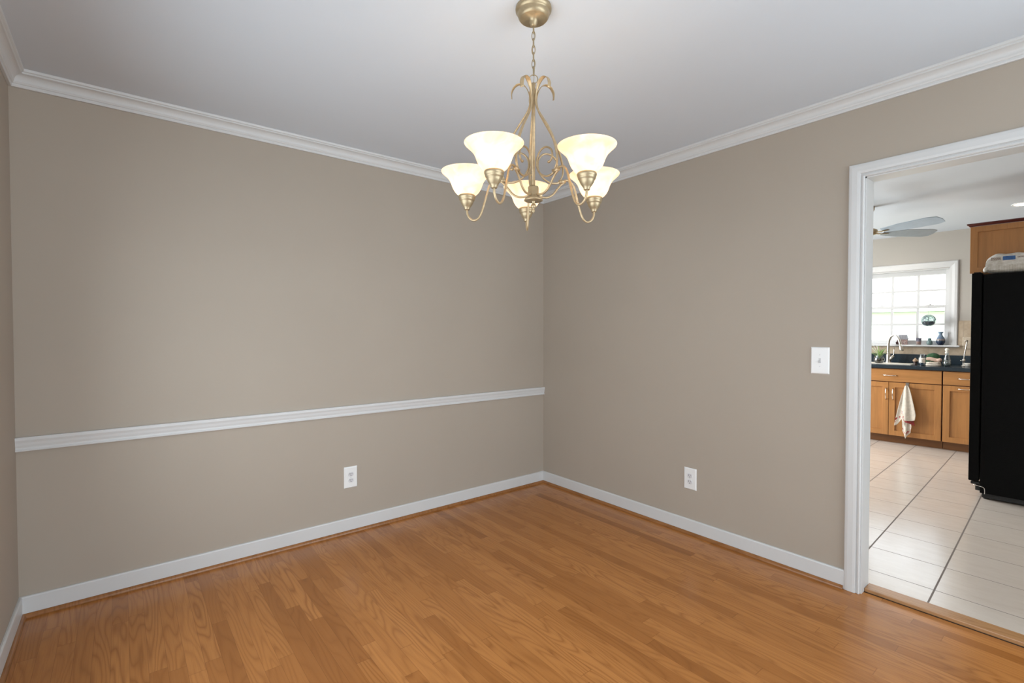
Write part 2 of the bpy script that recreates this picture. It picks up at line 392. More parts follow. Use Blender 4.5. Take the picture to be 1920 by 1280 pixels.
w4 = MB().ring(-RW-0.08, -RW-0.02, -3.1, -0.6, 0.45, 1.9, 0.06)
o4 = struct(w4.build('added_window_4', TRIM), 'added fill light window with white roller blind in the left wall beside the viewer', 'window')  # window added out of view, so the side fill evens the doorway wall
ADDED_BLIND = speck('white_added_blind', (0.75, 0.76, 0.78), 0.8, 20, 0.02)  # blinds added out of view to shut out sky light behind the fills
MB().box(-RW-0.018, -RW-0.014, -3.08, -0.62, 0.47, 1.88).build('added_roller_blind', ADDED_BLIND, o4)
o5 = struct(MB().ring(0.02, 0.08, -5.8, -3.8, 0.45, 2.05, 0.06).build('added_window_5', TRIM), 'added right wall fill light window behind the viewer with white roller blind', 'window')  # another added window out of view, for the right fill light
MB().box(0.012, 0.016, -5.78, -3.82, 0.47, 2.03).build('added_roller_blind', ADDED_BLIND, o5)
MB().box(-2.87, -0.13, -RD-0.018, -RD-0.014, 0.47, 2.28).build('added_roller_blind', ADDED_BLIND, o2)

def sweep(name, prof, p0, p1, nrm, m0=1, m1=1, m=TRIM, label=None, cat='trim', bevel=0):
    """profile (distance from the wall, z) swept from p0 to p1; m0/m1 = 1 mitres an inside corner, 0 cuts square"""
    p0 = Vector((*p0, 0)); p1 = Vector((*p1, 0)); d = (p1-p0).normalized(); nn = Vector((*nrm, 0)); vs = []
    for q, z in prof: vs.append(p0 + nn*q + d*q*m0 + Vector((0, 0, z)))
    for q, z in prof: vs.append(p1 + nn*q - d*q*m1 + Vector((0, 0, z)))
    n = len(prof); b = MB(); b.add(vs, [tuple(range(n)), tuple(range(n, 2*n))[::-1]] + [(i, i+n, (i+1) % n+n, (i+1) % n) for i in range(n)])
    return struct(b.build(name, m, bevel=bevel), label, cat)
cz = 2.369
crown = [(0.0005, cz), (0.011, cz), (0.013, cz+0.004), (0.013, cz+0.013), (0.017, cz+0.015), (0.019, cz+0.019)]
for i in range(9):
    a = i/8*pi/2; crown.append((0.0205 + 0.027*(1-cos(a)), cz+0.021 + 0.029*sin(a)))
crown += [(0.050, cz+0.052), (0.050, cz+0.057), (0.056, cz+0.060), (0.0575, cz+0.066), (0.0575, H-0.0003), (0.0005, H-0.0003)]
base = [(0.0005, 0.001), (0.012, 0.001), (0.012, 0.088), (0.010, 0.0925), (0.006, 0.0945), (0.0005, 0.0945)]
qr = [(0.0121, 0.0005)] + [(0.0121+0.0145*cos(a), 0.0005+0.0175*sin(a)) for a in [k*pi/12 for k in range(0, 7)]]
rail = [(0.0005, 0.7512), (0.014, 0.7512), (0.016, 0.754), (0.016, 0.758), (0.0125, 0.762), (0.012, 0.768), (0.015, 0.778), (0.0165, 0.79), (0.019, 0.797), (0.0205, 0.801), (0.0205, 0.811), (0.018, 0.8152), (0.0005, 0.8152)]
sweep('trim_1', crown, (-RW, 0), (0, 0), (0, -1), label='white crown moulding over the chair rail wall')
sweep('trim_2', crown, (0, 0), (0, -RD), (-1, 0), label='white crown moulding over the doorway wall')
sweep('trim_3', crown, (-RW, -RD), (-RW, 0), (1, 0), label='white crown moulding along the left wall')
sweep('baseboard_back', base, (-RW, 0), (0, 0), (0, -1), label='white baseboard below the chair rail', cat='baseboard')
sweep('baseboard_right', base, (0, 0), (0, -2.237), (-1, 0), 1, 0, label='white baseboard left of the doorway', cat='baseboard')
sweep('baseboard_front', base, (0, -3.265), (0, -RD), (-1, 0), 0, 1, label='white baseboard beyond the doorway', cat='baseboard')
sweep('baseboard_left', base, (-RW, -RD), (-RW, 0), (1, 0), label='white baseboard along the left wall', cat='baseboard')
sweep('trim_4', qr, (-RW, 0), (0, 0), (0, -1), m=OAKTRIM, label='brown quarter round under the back baseboard')
sweep('trim_5', qr, (0, 0), (0, -2.232), (-1, 0), 1, 0, m=OAKTRIM, label='brown quarter round left of the doorway')
sweep('trim_6', qr, (-RW, -RD), (-RW, 0), (1, 0), m=OAKTRIM, label='brown quarter round along the left wall')
sweep('trim_7', rail, (-RW, 0), (0, 0), (0, -1), 0, 0, label='white chair rail across the back wall')

# doorway: casing (mitred frame with a rounded face and an inner bead), jamb lining, threshold
CWI = 0.0655
cas = [(0.0, 0.0005), (0.0, 0.011), (0.004, 0.0145), (0.014, 0.0165), (0.036, 0.0165), (0.047, 0.0145), (0.0510, 0.0070), (0.0540, 0.0070), (0.0565, 0.0125), (0.0615, 0.0130), (0.0655, 0.009), (0.0655, 0.0005)]  # (from the outer edge inward, out of the wall)
b = MB(); n = len(cas); vs = []
for (a, d) in cas: vs.append((-d, OY0+CWI-a, 0.0008))
for (a, d) in cas: vs.append((-d, OY0+CWI-a, OZ+CWI-a))
for (a, d) in cas: vs.append((-d, OY1-CWI+a, OZ+CWI-a))
for (a, d) in cas: vs.append((-d, OY1-CWI+a, 0.0008))
fs = [tuple(range(n)), tuple(range(3*n, 4*n))[::-1]]
for k in range(3): fs += [(k*n+i, (k+1)*n+i, (k+1)*n+(i+1) % n, k*n+(i+1) % n) for i in range(n)]
b.add(vs, fs)
dr = struct(b.build('door_1', TRIM), 'white cased doorway opening to the kitchen', 'doorway')
j = MB().box(0.0, TK+0.001, OY0-0.006, OY0+0.001, 0.001, OZ).box(0.0, TK+0.001, OY1+0.006, OY1-0.001, 0.001, OZ).box(0.0, TK+0.001, OY0, OY1, OZ-0.006, OZ+0.001)
j.build('jamb_lining', TRIM, dr)
struct(MB().box(0.040, 0.118, OY1+0.0065, OY0-0.0065, 0.0005, 0.019).build('trim_8', OAKLIGHT, bevel=0.003), 'light oak threshold strip in the doorway', 'threshold')
GAP_SHADOW = speck('dark_joint_and_shadow', (0.02, 0.015, 0.012), 0.9, 90, 0.1)
struct(MB().box(0.1185, 0.1225, OY1+0.0065, OY0-0.0065, 0.0003, 0.004).build('trim_10', GAP_SHADOW), 'dark joint between the threshold strip and the kitchen tiles', 'joint')
struct(MB().box(0.0355, 0.0395, OY1+0.0065, OY0-0.0065, 0.0003, 0.002).build('threshold_shadow', GAP_SHADOW), 'dark strip painted as the shadow below the threshold strip', 'joint')  # painted shadow line under the threshold's edge, no real gap

# ------------------------------------------------------------------ kitchen shell
KX, KY0, KY1 = 4.72, -0.93, 2.9
def xy(v): return (v.x, v.y)
fl = [(0.055, -3.36), xy(K(KX+0.1, KY0-0.1)), xy(K(KX+0.1, KY1+0.1)), (0.055, 1.2)]
struct(MB().prism(fl, -0.1, 0.0).build('floor_kitchen', TILE), 'beige ceramic tile floor of the kitchen', 'floor')
cl = [(TK/2, -3.36), xy(K(KX+0.1, KY0-0.1)), xy(K(KX+0.1, KY1+0.1)), (TK/2, 1.2)]
struct(MB().prism(cl, HK, HK+0.1).build('ceiling_kitchen', CEIL), 'white kitchen ceiling with recessed lights', 'ceiling')
kw = dict(loc=KO, rotz=TH)
WY0, WY1, WZ0, WZ1 = 0.278, 1.118, 1.118, 2.030     # rough opening of the kitchen window
w = MB().box(KX, KX+0.1, KY0-0.1, WY0, 0, HK).box(KX, KX+0.1, WY1, KY1+0.1, 0, HK).box(KX, KX+0.1, WY0, WY1, 0, WZ0).box(KX, KX+0.1, WY0, WY1, WZ1, HK)
struct(w.build('wall_far', KWALL, **kw), 'pale kitchen wall around the window', 'wall')
struct(MB().box(0.15, KX, KY0-0.1, KY0, 0, HK).build('wall_far_right', KWALL, **kw), 'kitchen wall behind the refrigerator', 'wall')
w = MB().box(0.15, 2.1, KY1, KY1+0.1, 0, HK).box(3.7, KX, KY1, KY1+0.1, 0, HK).box(2.1, 3.7, KY1, KY1+0.1, 0, 0.6).box(2.1, 3.7, KY1, KY1+0.1, 2.25, HK)
struct(w.build('wall_far_left', KWALL, **kw), 'kitchen side wall hidden left of the doorway', 'wall')
w3 = MB().box(2.1, 2.15, KY1+0.02, KY1+0.08, 0.6, 2.25).box(3.65, 3.7, KY1+0.02, KY1+0.08, 0.6, 2.25).box(2.15, 3.65, KY1+0.02, KY1+0.08, 0.6, 0.65).box(2.15, 3.65, KY1+0.02, KY1+0.08, 2.2, 2.25).box(2.88, 2.92, KY1+0.03, KY1+0.07, 0.65, 2.2)
struct(w3.build('window_3', TRIM, **kw), 'kitchen side window hidden left of the doorway', 'window')
# tiled backsplash
bs = MB().box(KX-0.008, KX-0.0003, -0.92, 0.2, 1.011, 1.411).box(KX-0.008, KX-0.0003, 0.2, 1.2, 1.011, 1.100).box(KX-0.008, KX-0.0003, 1.2, 2.3, 1.011, 1.411)
struct(bs.build('trim_9', BSTILE, **kw), 'beige tile backsplash below the kitchen window', 'backsplash')

# kitchen window: casing, stool, two sashes of three by two panes, locks
win = bpy.data.objects.new('window_1', None); C.objects.link(win); win.location = K(KX, 0.698, 0); win.rotation_euler[2] = TH
win['kind'] = 'structure'; win['label'] = 'white double-hung kitchen window with grid panes over the sink'; win['category'] = 'window'
hw = 0.420                                                # half width of the opening
c = MB(); pc = [(0, 0.0005), (0, 0.012), (0.008, 0.020), (0.030, 0.020), (0.056, 0.013), (0.074, 0.011), (0.074, 0.0005)]
n = len(pc); vs = []; ow = hw + 0.074; tz = WZ1+0.078
for a, d in pc: vs.append((-d, -ow+a, 1.128))
for a, d in pc: vs.append((-d, -ow+a, tz-a))
for a, d in pc: vs.append((-d, ow-a, tz-a))
for a, d in pc: vs.append((-d, ow-a, 1.128))
fs = [tuple(range(n)), tuple(range(3*n, 4*n))[::-1]]
for k in range(3): fs += [(k*n+i, (k+1)*n+i, (k+1)*n+(i+1) % n, k*n+(i+1) % n) for i in range(n)]
c.add(vs, fs); c.build('casing', TRIM, win)
MB().box(-0.075, 0.02, -ow-0.024, ow+0.024, 1.108, 1.1275).build('stool', TRIM, win, bevel=0.004)
MB().box(0.001, 0.099, -hw, -hw+0.012, 1.13, WZ1).box(0.001, 0.099, hw-0.012, hw, 1.13, WZ1).box(0.001, 0.099, -hw, hw, WZ1-0.012, WZ1).box(0.021, 0.099, -hw, hw, WZ0, 1.13).build('frame', TRIM, win)
def sash(name, x, z0, z1, rb, rt, mz):
    g_ = 0.373; s = MB()
    s.box(x, x+0.028, -hw+0.012, -g_, z0, z1).box(x, x+0.028, g_, hw-0.012, z0, z1).box(x, x+0.028, -g_, g_, z0, z0+rb).box(x, x+0.028, -g_, g_, z1-rt, z1)
    o = s.build(name, TRIM, win, bevel=0.002)
    mu = MB()
    for k in (-1, 1): mu.box(x+0.006, x+0.022, k*0.126-0.0125, k*0.126+0.0125, z0+rb, z1-rt)
    for y0, y1 in ((-g_, -0.1385), (-0.1135, 0.1135), (0.1385, g_)): mu.box(x+0.006, x+0.022, y0, y1, mz-0.0115, mz+0.0115)
    mu.build('muntins', TRIM, o)
    MB().box(x+0.0125, x+0.0155, -g_, g_, z0+rb, z1-rt).build('pane', PANE, o)
    return o
lo = sash('sash', 0.022, 1.130, 1.600, 0.050, 0.034, 1.372)
up = sash('sash', 0.056, 1.568, WZ1-0.012, 0.030, 0.055, 1.780)
lo['label'] = 'lower sash'; up['label'] = 'upper sash'
for yy in (-0.235, 0.235):
    MB().box(0.024, 0.050, yy-0.035, yy+0.035, 1.6003, 1.606).lathe([(0.016, 0), (0.018, 0.006), (0.012, 0.014), (0.001, 0.015)], 16, (0.037, yy, 1.606)).box(0.030, 0.037, yy-0.03, yy, 1.612, 1.618).build('sash_lock', PLATE, win)

# ------------------------------------------------------------------ wall plates in the dining room
def plate_mesh(w=0.088, h=0.138, t=0.006):
    b = MB(); e = 0.005
    b.hexa([(-w/2, -0.0004, -h/2), (w/2, -0.0004, -h/2), (w/2, -0.0004, h/2), (-w/2, -0.0004, h/2), (-w/2+e, -t, -h/2+e), (w/2-e, -t, -h/2+e), (w/2-e, -t, h/2-e), (-w/2+e, -t, h/2-e)])
    return b
def outlet(label, loc, rot, m=PLATE, group=None, s=1.0):
    t = thing('wall_outlet', label, 'electrical outlet', loc, rot, group)
    plate_mesh().build('cover_plate', m, t, bevel=0.0015)
    for sg in (-1, 1):
        z = sg*0.0195; b = MB(); pts = []
        for k in range(24):
            a = 2*pi*k/24; x = 0.0172*cos(a); zz = 0.0172*sin(a); pts.append((x, max(-0.0135, min(0.0135, zz))))
        nn = len(pts)
        b.add([(x, -0.0055, z+q) for x, q in pts]+[(x, -0.0082, z+q) for x, q in pts], [tuple(range(nn)), tuple(range(nn, 2*nn))[::-1]]+[(i, i+nn, (i+1) % nn+nn, (i+1) % nn) for i in range(nn)])
        r = b.build('receptacle', RECP if m is PLATE else m, t)
        MB().box(-0.0078, -0.0052, -0.0086, -0.0078, z-0.001, z+0.0085).build('slot', SLOT, r)
        MB().box(0.0052, 0.0074, -0.0086, -0.0078, z-0.000, z+0.0075).build('slot', SLOT, r)
        MB().add([(0.0028*cos(a), y, z-0.0075+0.0028*sin(a)) for y in (-0.0086, -0.0078) for a in [2*pi*k/12 for k in range(12)]], [tuple(range(12)), tuple(range(12, 24))[::-1]]+[(i, i+12, (i+1) % 12+12, (i+1) % 12) for i in range(12)]).build('slot', SLOT, r)
    MB().add([(0.003*cos(a), y, 0.003*sin(a)) for y in (-0.0072, -0.0055) for a in [2*pi*k/12 for k in range(12)]], [tuple(range(12)), tuple(range(12, 24))[::-1]]+[(i, i+12, (i+1) % 12+12, (i+1) % 12) for i in range(12)]).build('screw', SCREW, t)
    return t
RECP = speck('outlet_face_plastic', (0.66, 0.65, 0.66), 0.35, 9, 0.02)
SCREW = speck('painted_screw', (0.55, 0.54, 0.54), 0.35, 9, 0.02)
outlet('white outlet below the chair rail on the back wall', (-1.674, 0, 0.354), 0, group='white dining room outlets')
outlet('white outlet low on the right wall between corner and doorway', (0, -1.385, 0.352), -pi/2, group='white dining room outlets')
t = thing('light_switch', 'white toggle light switch beside the doorway casing', 'light switch', (0, -2.114, 1.137), -pi/2)
plate_mesh(0.088, 0.140).build('cover_plate', PLATE, t, bevel=0.0015)
MB().box(-0.0052, 0.0052, -0.0066, -0.0055, -0.0120, 0.0120).build('toggle_slot', SCREW, t)
MB().hexa([(-0.004, -0.006, -0.009), (0.004, -0.006, -0.009), (0.004, -0.006, 0.003), (-0.004, -0.006, 0.003), (-0.0033, -0.017, -0.012), (0.0033, -0.017, -0.012), (0.0033, -0.017, -0.005), (-0.0033, -0.017, -0.005)]).build('toggle', SCREW, t, bevel=0.0008)
for z in (-0.030, 0.030):
    MB().add([(0.003*cos(a), y, z+0.003*sin(a)) for y in (-0.0068, -0.0055) for a in [2*pi*k/12 for k in range(12)]], [tuple(range(12)), tuple(range(12, 24))[::-1]]+[(i, i+12, (i+1) % 12+12, (i+1) % 12) for i in range(12)]).build('screw', RECP, t)

# ------------------------------------------------------------------ chandelier
AX, AY = -1.650, -1.753
ch = thing('chandelier', 'five-light gold chandelier with lit bell glass shades', 'chandelier', (AX, AY, H))
def L(z): return z - H                      # absolute height -> local
MB().lathe([(0.0635, -0.0003), (0.0645, -0.006), (0.0635, -0.013), (0.0585, -0.017), (0.0560, -0.021), (0.0565, -0.026), (0.0535, -0.035), (0.0490, -0.0405), (0.047, -0.042), (0.0150, -0.043), (0.0145, -0.053), (0.012, -0.056), (0.0115, -0.062), (0.0085, -0.066), (0.001, -0.067)], 48).build('canopy', GOLDS, ch)
zt = 2.378; zb = 2.205
nl = 7; pitch = (zt-zb)/nl
ll = pitch*0.5+0.0042
for k in range(nl):
    zc = zt - pitch*(k+0.5); pts = []
    ang = 0.62 + (pi/2 if k % 2 else 0)
    for i in range(20):
        a = 2*pi*i/20; x = 0.0058*cos(a); z = (ll-0.0)*sin(a)
        pts.append((x*cos(ang), x*sin(ang), L(zc)+z))
    MB().loop(pts, 0.0016, 6).build('chain_link', GOLDS, ch)
MB().tube(catmull([(0.002, 0, L(2.38)), (0.004, 0.002, L(2.34)), (-0.003, 0.002, L(2.29)), (0.003, -0.002, L(2.24)), (0.0, 0, L(2.165))], 5), 0.0012, 6).build('cord', BRASS, ch)
rng = [(0.0155*cos(a)*cos(-YAW), 0.0155*cos(a)*sin(-YAW), L(2.188)+0.0155*sin(a)) for a in [2*pi*i/24 for i in range(24)]]
MB().loop(rng, 0.0017, 8).build('hanging_ring', GOLDS, ch)
MB().lathe([(0.001, L(2.176)), (0.0065, L(2.174)), (0.0085, L(2.166)), (0.006, L(2.158)), (0.0085, L(2.150)), (0.0095, L(2.140)), (0.0062, L(2.120)), (0.0062, L(1.800)), (0.001, L(1.799))], 20).build('column', GOLD, ch)
MB().lathe([(0.001, L(1.808)), (0.0175, L(1.806)), (0.0185, L(1.802)), (0.0185, L(1.778)), (0.0215, L(1.772)), (0.030, L(1.765)), (0.0335, L(1.760)), (0.0335, L(1.7565)), (0.030, L(1.7545)), (0.001, L(1.753))], 32).build('hub', GOLDS, ch)
MB().lathe([(0.0065, L(1.7545)), (0.0055, L(1.749)), (0.004, L(1.7455)), (0.009, L(1.742)), (0.0105, L(1.736)), (0.008, L(1.730)), (0.0035, L(1.727)), (0.006, L(1.723)), (0.0055, L(1.718)), (0.001, L(1.712))], 20).build('finial', GOLDS, ch)
def rp(ang, r, z): return (r*cos(ang), r*sin(ang), L(z))
arm_rz = [(0.252, 1.744), (0.2505, 1.724), (0.240, 1.706), (0.222, 1.6985), (0.205, 1.708), (0.193, 1.732), (0.183, 1.762), (0.174, 1.792), (0.165, 1.820), (0.150, 1.840), (0.131, 1.8435), (0.113, 1.838), (0.090, 1.828), (0.062, 1.829), (0.034, 1.846), (0.018, 1.875), (0.020, 1.905), (0.038, 1.926), (0.064, 1.930), (0.088, 1.916), (0.096, 1.895), (0.088, 1.878), (0.075, 1.874)]
rod_rz = [(0.128, 1.836), (0.112, 1.826), (0.094, 1.806), (0.078, 1.786), (0.058, 1.774), (0.036, 1.772), (0.016, 1.776)]
strap_rz = [(0.080, 2.128), (0.080, 2.150), (0.070, 2.168), (0.054, 2.176), (0.036, 2.171), (0.023, 2.155), (0.014, 2.130), (0.0125, 2.105), (0.022, 2.075), (0.044, 2.042), (0.072, 2.002), (0.096, 1.960), (0.111, 1.920), (0.119, 1.885), (0.117, 1.860), (0.108, 1.842)]
for k in range(5):
    phi = radians(-4.0 + 72*k)                       # clockwise from the view direction
    d = Vector((sin(YAW+phi), cos(YAW+phi))); ang = math.atan2(d.y, d.x); bn = (-sin(ang), cos(ang), 0)
    P = catmull([rp(ang, r, z) for r, z in arm_rz], 5); N = len(P)
    rr = [0.0040 if i < N*0.55 else 0.0040-0.0008*(i/N) for i in range(N)]; rr[-1] = 0.004; rr[-2] = 0.0052; rr[-3] = 0.0048; rr[-4] = 0.0040
    MB().tube(P, rr, 10, binormal=bn).build('scroll_arm', GOLD, ch)
    MB().tube(catmull([rp(ang, r, z) for r, z in rod_rz], 4), 0.0038, 8, binormal=bn).build('lower_rod', GOLD, ch)
    P = catmull([rp(ang, r, z) for r, z in strap_rz], 5); N = len(P)
    wd = []; th = []
    for i in range(N):
        q = i/(N-1)
        wd.append(0.0085*(0.75+0.25*min(1, q/0.06)) if q < 0.28 else (0.0085 + (0.0040-0.0085)*min(1, (q-0.28)/0.12) if q < 0.45 else 0.0040+0.0025*sin(pi*(q-0.45)/0.55)))
        th.append(0.0012 if q < 0.28 else 0.0012+0.0016*min(1, (q-0.28)/0.15))
    MB().tube(P, th, 8, binormal=bn, flat=wd).build('strap', GOLD, ch)
    # band that binds arm, strap and rod
    MB().tube([rp(ang, 0.128, 1.839), rp(ang, 0.104, 1.835)], 0.0075, 12, binormal=bn).build('clamp_band', GOLD, ch)
    cx, cy = 0.252*cos(ang), 0.252*sin(ang)
    MB().lathe([(0.001, 1.7375), (0.0085, 1.738), (0.0105, 1.741), (0.0105, 1.745), (0.0150, 1.751), (0.0205, 1.759), (0.0245, 1.768), (0.0245, 1.7705), (0.0275, 1.7725), (0.0290, 1.777), (0.0290, 1.7795), (0.0305, 1.7815), (0.0318, 1.786), (0.0315, 1.7905), (0.0295, 1.793), (0.0285, 1.7905), (0.001, 1.789)], 32, (cx, cy, -H)).build('cup', GOLDS, ch)
    prof = [(0.0262, 1.7915), (0.0320, 1.7935), (0.0390, 1.7990), (0.0455, 1.8065), (0.0510, 1.8155), (0.0550, 1.8250), (0.0585, 1.8350), (0.0630, 1.8450), (0.0700, 1.8550), (0.0790, 1.8640), (0.0880, 1.8720), (0.0930, 1.8765), (0.0944, 1.8795)]
    full = prof + [(0.0925, 1.8800)] + [(r-0.0028, z+0.0016) for r, z in reversed(prof[:-1])]
    MB().lathe(full, 48, (cx, cy, -H)).build('glass_shade', SHADE, ch)
    MB().sphere((cx, cy, L(1.822)), 0.016, 16, 10).lathe([(0.011, 1.793), (0.0115, 1.806), (0.013, 1.812)], 12, (cx, cy, -H)).build('bulb', BULB, ch)
    ld = bpy.data.lights.new('bulb_light', 'POINT'); ld.energy = 0.37; ld.color = (1.0, 0.93, 0.82); ld.shadow_soft_size = 0.012
    lo_ = bpy.data.objects.new('bulb_light', ld); C.objects.link(lo_); lo_.parent = ch; lo_.location = (cx, cy, L(1.842))

# ------------------------------------------------------------------ kitchen cabinets
FX = 4.11      # plane of the door faces
def pull(b, p0, p1, out=0.028, r=0.0042):
    """arched bar pull from p0 to p1 standing out toward -x, with flared ends"""
    p0 = Vector(p0); p1 = Vector(p1); P = []; R = []
    for i in range(13):
        q = i/12; p = p0.lerp(p1, q); p.x -= out*sin(pi*q)**0.6; P.append(p); R.append(r*(1.25-0.45*sin(pi*q)) if i not in (0, 12) else r*1.6)
    return b.tube(P, R, 8)
def shaker(name, y0, y1, z0, z1, parent, t=0.02, fr=0.056, x=0.0, mm=MAPLE):
    o = MB().ring(x, x+t, y0, y1, z0, z1, fr).build(name, mm, parent, bevel=0.0015)
    MB().box(x+min(0.012, t*0.6), x+t-0.003, y0+fr-0.002, y1-fr+0.002, z0+fr-0.002, z1-fr+0.002).build('panel', mm, o)
    return o
def base_cabinet(label, y0, y1, fronts, doors):
    """fronts: (y0,y1,handle_y); doors: (y0,y1,kind,handle position)"""
    yc = (y0+y1)/2; t = kthing('base_cabinet', label, 'cabinet', FX, yc, 0, group='kitchen base cabinets under the counter')
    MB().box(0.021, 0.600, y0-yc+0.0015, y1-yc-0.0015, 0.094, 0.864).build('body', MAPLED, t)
    MB().box(0.098, 0.590, y0-yc+0.001, y1-yc-0.001, 0.0005, 0.0935).build('toe_kick', TOE, t)
    for a, b_, hy in fronts:
        d = MB().box(0, 0.02, a-yc, b_-yc, 0.713, 0.855).build('drawer_front', MAPLEH, t, bevel=0.002)
        pull(MB(), (0, hy-0.064-yc, 0.784), (0, hy+0.064-yc, 0.784)).build('handle', CHROME, d)
    for a, b_, kind, hp in doors:
        d = shaker('door', a-yc, b_-yc, 0.097, 0.704, t)
        if kind == 'v': pull(MB(), (0, hp-yc, 0.505), (0, hp-yc, 0.633)).build('handle', CHROME, d)
        else: pull(MB(), (0, hp-0.064-yc, 0.676), (0, hp+0.064-yc, 0.676)).build('handle', CHROME, d)
    return t
base_cabinet('maple sink cabinet with two doors and a towel hanging', 0.252, 1.180, [(0.2565, 1.1755, 0.707)], [(0.2565, 0.7135, 'v', 0.676), (0.7185, 1.1755, 'v', 0.741)])
base_cabinet('maple cabinet with drawer, right of the sink cabinet', -0.200, 0.2495, [(-0.1955, 0.2440, 0.060)], [(-0.1955, 0.2440, 'h', 0.062)])
base_cabinet('maple cabinet left of the sink cabinet, behind the door casing', 1.1825, 1.780, [(1.187, 1.776, 1.48)], [(1.187, 1.776, 'v', 1.230)])
base_cabinet('maple corner cabinet behind the refrigerator', -0.900, -0.2025, [(-0.895, -0.207, -0.55)], [(-0.895, -0.207, 'v', -0.26)])

ct = kthing('countertop', 'dark teal laminate countertop under the kitchen window', 'countertop', 4.085, 0.45, 0.865)
SY0, SY1, SX0, SX1 = 0.56, 1.12, 4.235, 4.52        # sink cut-out
def cb(x0, x1, y0, y1, z0=0.0005, z1=0.038): return (x0-4.085, x1-4.085, y0-0.45, y1-0.45, z0, z1)
m_ = MB().box(*cb(4.085, SX0, -0.925, 1.8)).box(*cb(SX1, 4.7195, -0.925, 1.8)).box(*cb(SX0, SX1, -0.925, SY0)).box(*cb(SX0, SX1, SY1, 1.8))
m_.build('slab', COUNTER, ct)
MB().box(*cb(4.697, 4.7195, -0.925, 1.8, 0.0385, 0.145)).build('upstand', COUNTER, ct, bevel=0.003)
SINKM = speck('pale_sink_enamel', (0.70, 0.66, 0.58), 0.25, 9, 0.02)
sk = kthing('kitchen_sink', 'pale drop-in kitchen sink beside the faucet', 'sink', (SX0+SX1)/2, (SY0+SY1)/2, 0.9032)
a_, b_ = (SX1-SX0)/2, (SY1-SY0)/2
s = MB()
for (x0, x1, y0, y1) in ((-a_-0.02, -a_+0.012, -b_-0.02, b_+0.02), (a_-0.012, a_+0.02, -b_-0.02, b_+0.02), (-a_+0.012, a_-0.012, -b_-0.02, -b_+0.012), (-a_+0.012, a_-0.012, b_-0.012, b_+0.02)): s.box(x0, x1, y0, y1, 0.0002, 0.006)
s.build('rim', SINKM, sk, bevel=0.002)
e = 0.004
s = MB().box(-a_+e, -a_+0.012, -b_+e, b_-e, -0.03, 0.0).box(a_-0.012, a_-e, -b_+e, b_-e, -0.03, 0.0).box(-a_+0.012, a_-0.012, -b_+e, -b_+0.012, -0.03, 0.0).box(-a_+0.012, a_-0.012, b_-0.012, b_-e, -0.03, 0.0).box(-a_+e, a_-e, -b_+e, b_-e, -0.036, -0.03)
s.build('basin', SINKM, sk)

# ------------------------------------------------------------------ faucet and drinking water tap
fc = kthing('kitchen_faucet', 'brushed nickel gooseneck pull-down kitchen faucet', 'faucet', 4.58, 0.818, 0.9035)
MB().lathe([(0.030, 0), (0.031, 0.006), (0.025, 0.012), (0.0225, 0.03), (0.0215, 0.10), (0.018, 0.108), (0.001, 0.109)], 24).build('base', NICKEL, fc)
sp = [(0, 0, 0.10), (0, 0.002, 0.20), (0, -0.001, 0.255), (-0.012, -0.018, 0.310), (-0.028, -0.046, 0.336), (-0.042, -0.078, 0.332), (-0.052, -0.105, 0.300), (-0.058, -0.120, 0.255), (-0.061, -0.127, 0.222)]
P = catmull(sp, 6); MB().tube(P, 0.0135, 12).build('spout', NICKEL, fc)
MB().tube([(-0.0605, -0.126, 0.228), (-0.063, -0.131, 0.200), (-0.0655, -0.137, 0.168), (-0.067, -0.1405, 0.150)], [0.0145, 0.0165, 0.0205, 0.0215], 16).build('spray_head', NICKEL, fc)
MB().tube([(0, -0.010, 0.030), (0, -0.030, 0.062), (-0.002, -0.050, 0.088)], [0.016, 0.017, 0.0145], 14).tube(catmull([(-0.002, -0.049, 0.088), (-0.003, -0.055, 0.130), (-0.003, -0.056, 0.172), (-0.006, -0.048, 0.184)], 4), [0.005]*9+[0.006]*4, 8).build('lever', NICKEL, fc)

tp = kthing('water_tap', 'slim nickel drinking water tap near the refrigerator', 'faucet', 4.50, 0.125, 0.9035)
MB().lathe([(0.022, 0), (0.022, 0.004), (0.012, 0.010), (0.011, 0.045), (0.014, 0.050), (0.014, 0.070), (0.008, 0.078), (0.001, 0.079)], 20).build('base', NICKEL, tp)
MB().tube(catmull([(0, 0, 0.07), (-0.004, -0.006, 0.13), (-0.010, -0.016, 0.20), (-0.016, -0.024, 0.262), (-0.028, -0.028, 0.285), (-0.046, -0.022, 0.288), (-0.058, -0.012, 0.272)], 5), 0.0062, 10).build('spout', NICKEL, tp)
MB().tube([(0, 0.008, 0.055), (-0.002, 0.030, 0.060)], [0.005, 0.0035], 8).build('lever', NICKEL, tp)

# ------------------------------------------------------------------ things on the counter
LEAF = speck('pale_green_leaf', (0.22, 0.34, 0.10), 0.5, 25, 0.45)
LEAFT = speck('white_plant_flower', (0.85, 0.86, 0.78), 0.5, 30, 0.05)
SOIL = speck('brown_potting_mix', (0.10, 0.065, 0.035), 0.9, 120, 0.5, 0.5, bscale=160)
pp = kthing('potted_plant', 'spiky green plant in a round glass bowl beside the faucet', 'potted plant', 4.30, 0.852, 0.9036)
bp = [(0.020, 0.001), (0.040, 0.010), (0.052, 0.032), (0.054, 0.052), (0.047, 0.076), (0.036, 0.092), (0.038, 0.097)]
MB().lathe([(0.001, 0.0005)]+bp+[(r-0.0025, z) for r, z in reversed(bp)]+[(0.001, 0.003)], 28).build('glass_bowl', CLEAR, pp)
MB().lathe([(0.001, 0.004), (0.018, 0.005), (0.037, 0.013), (0.048, 0.034), (0.0495, 0.050), (0.03, 0.056), (0.001, 0.058)], 24).build('soil', SOIL, pp)
b = MB(); rnd = random.Random(3)
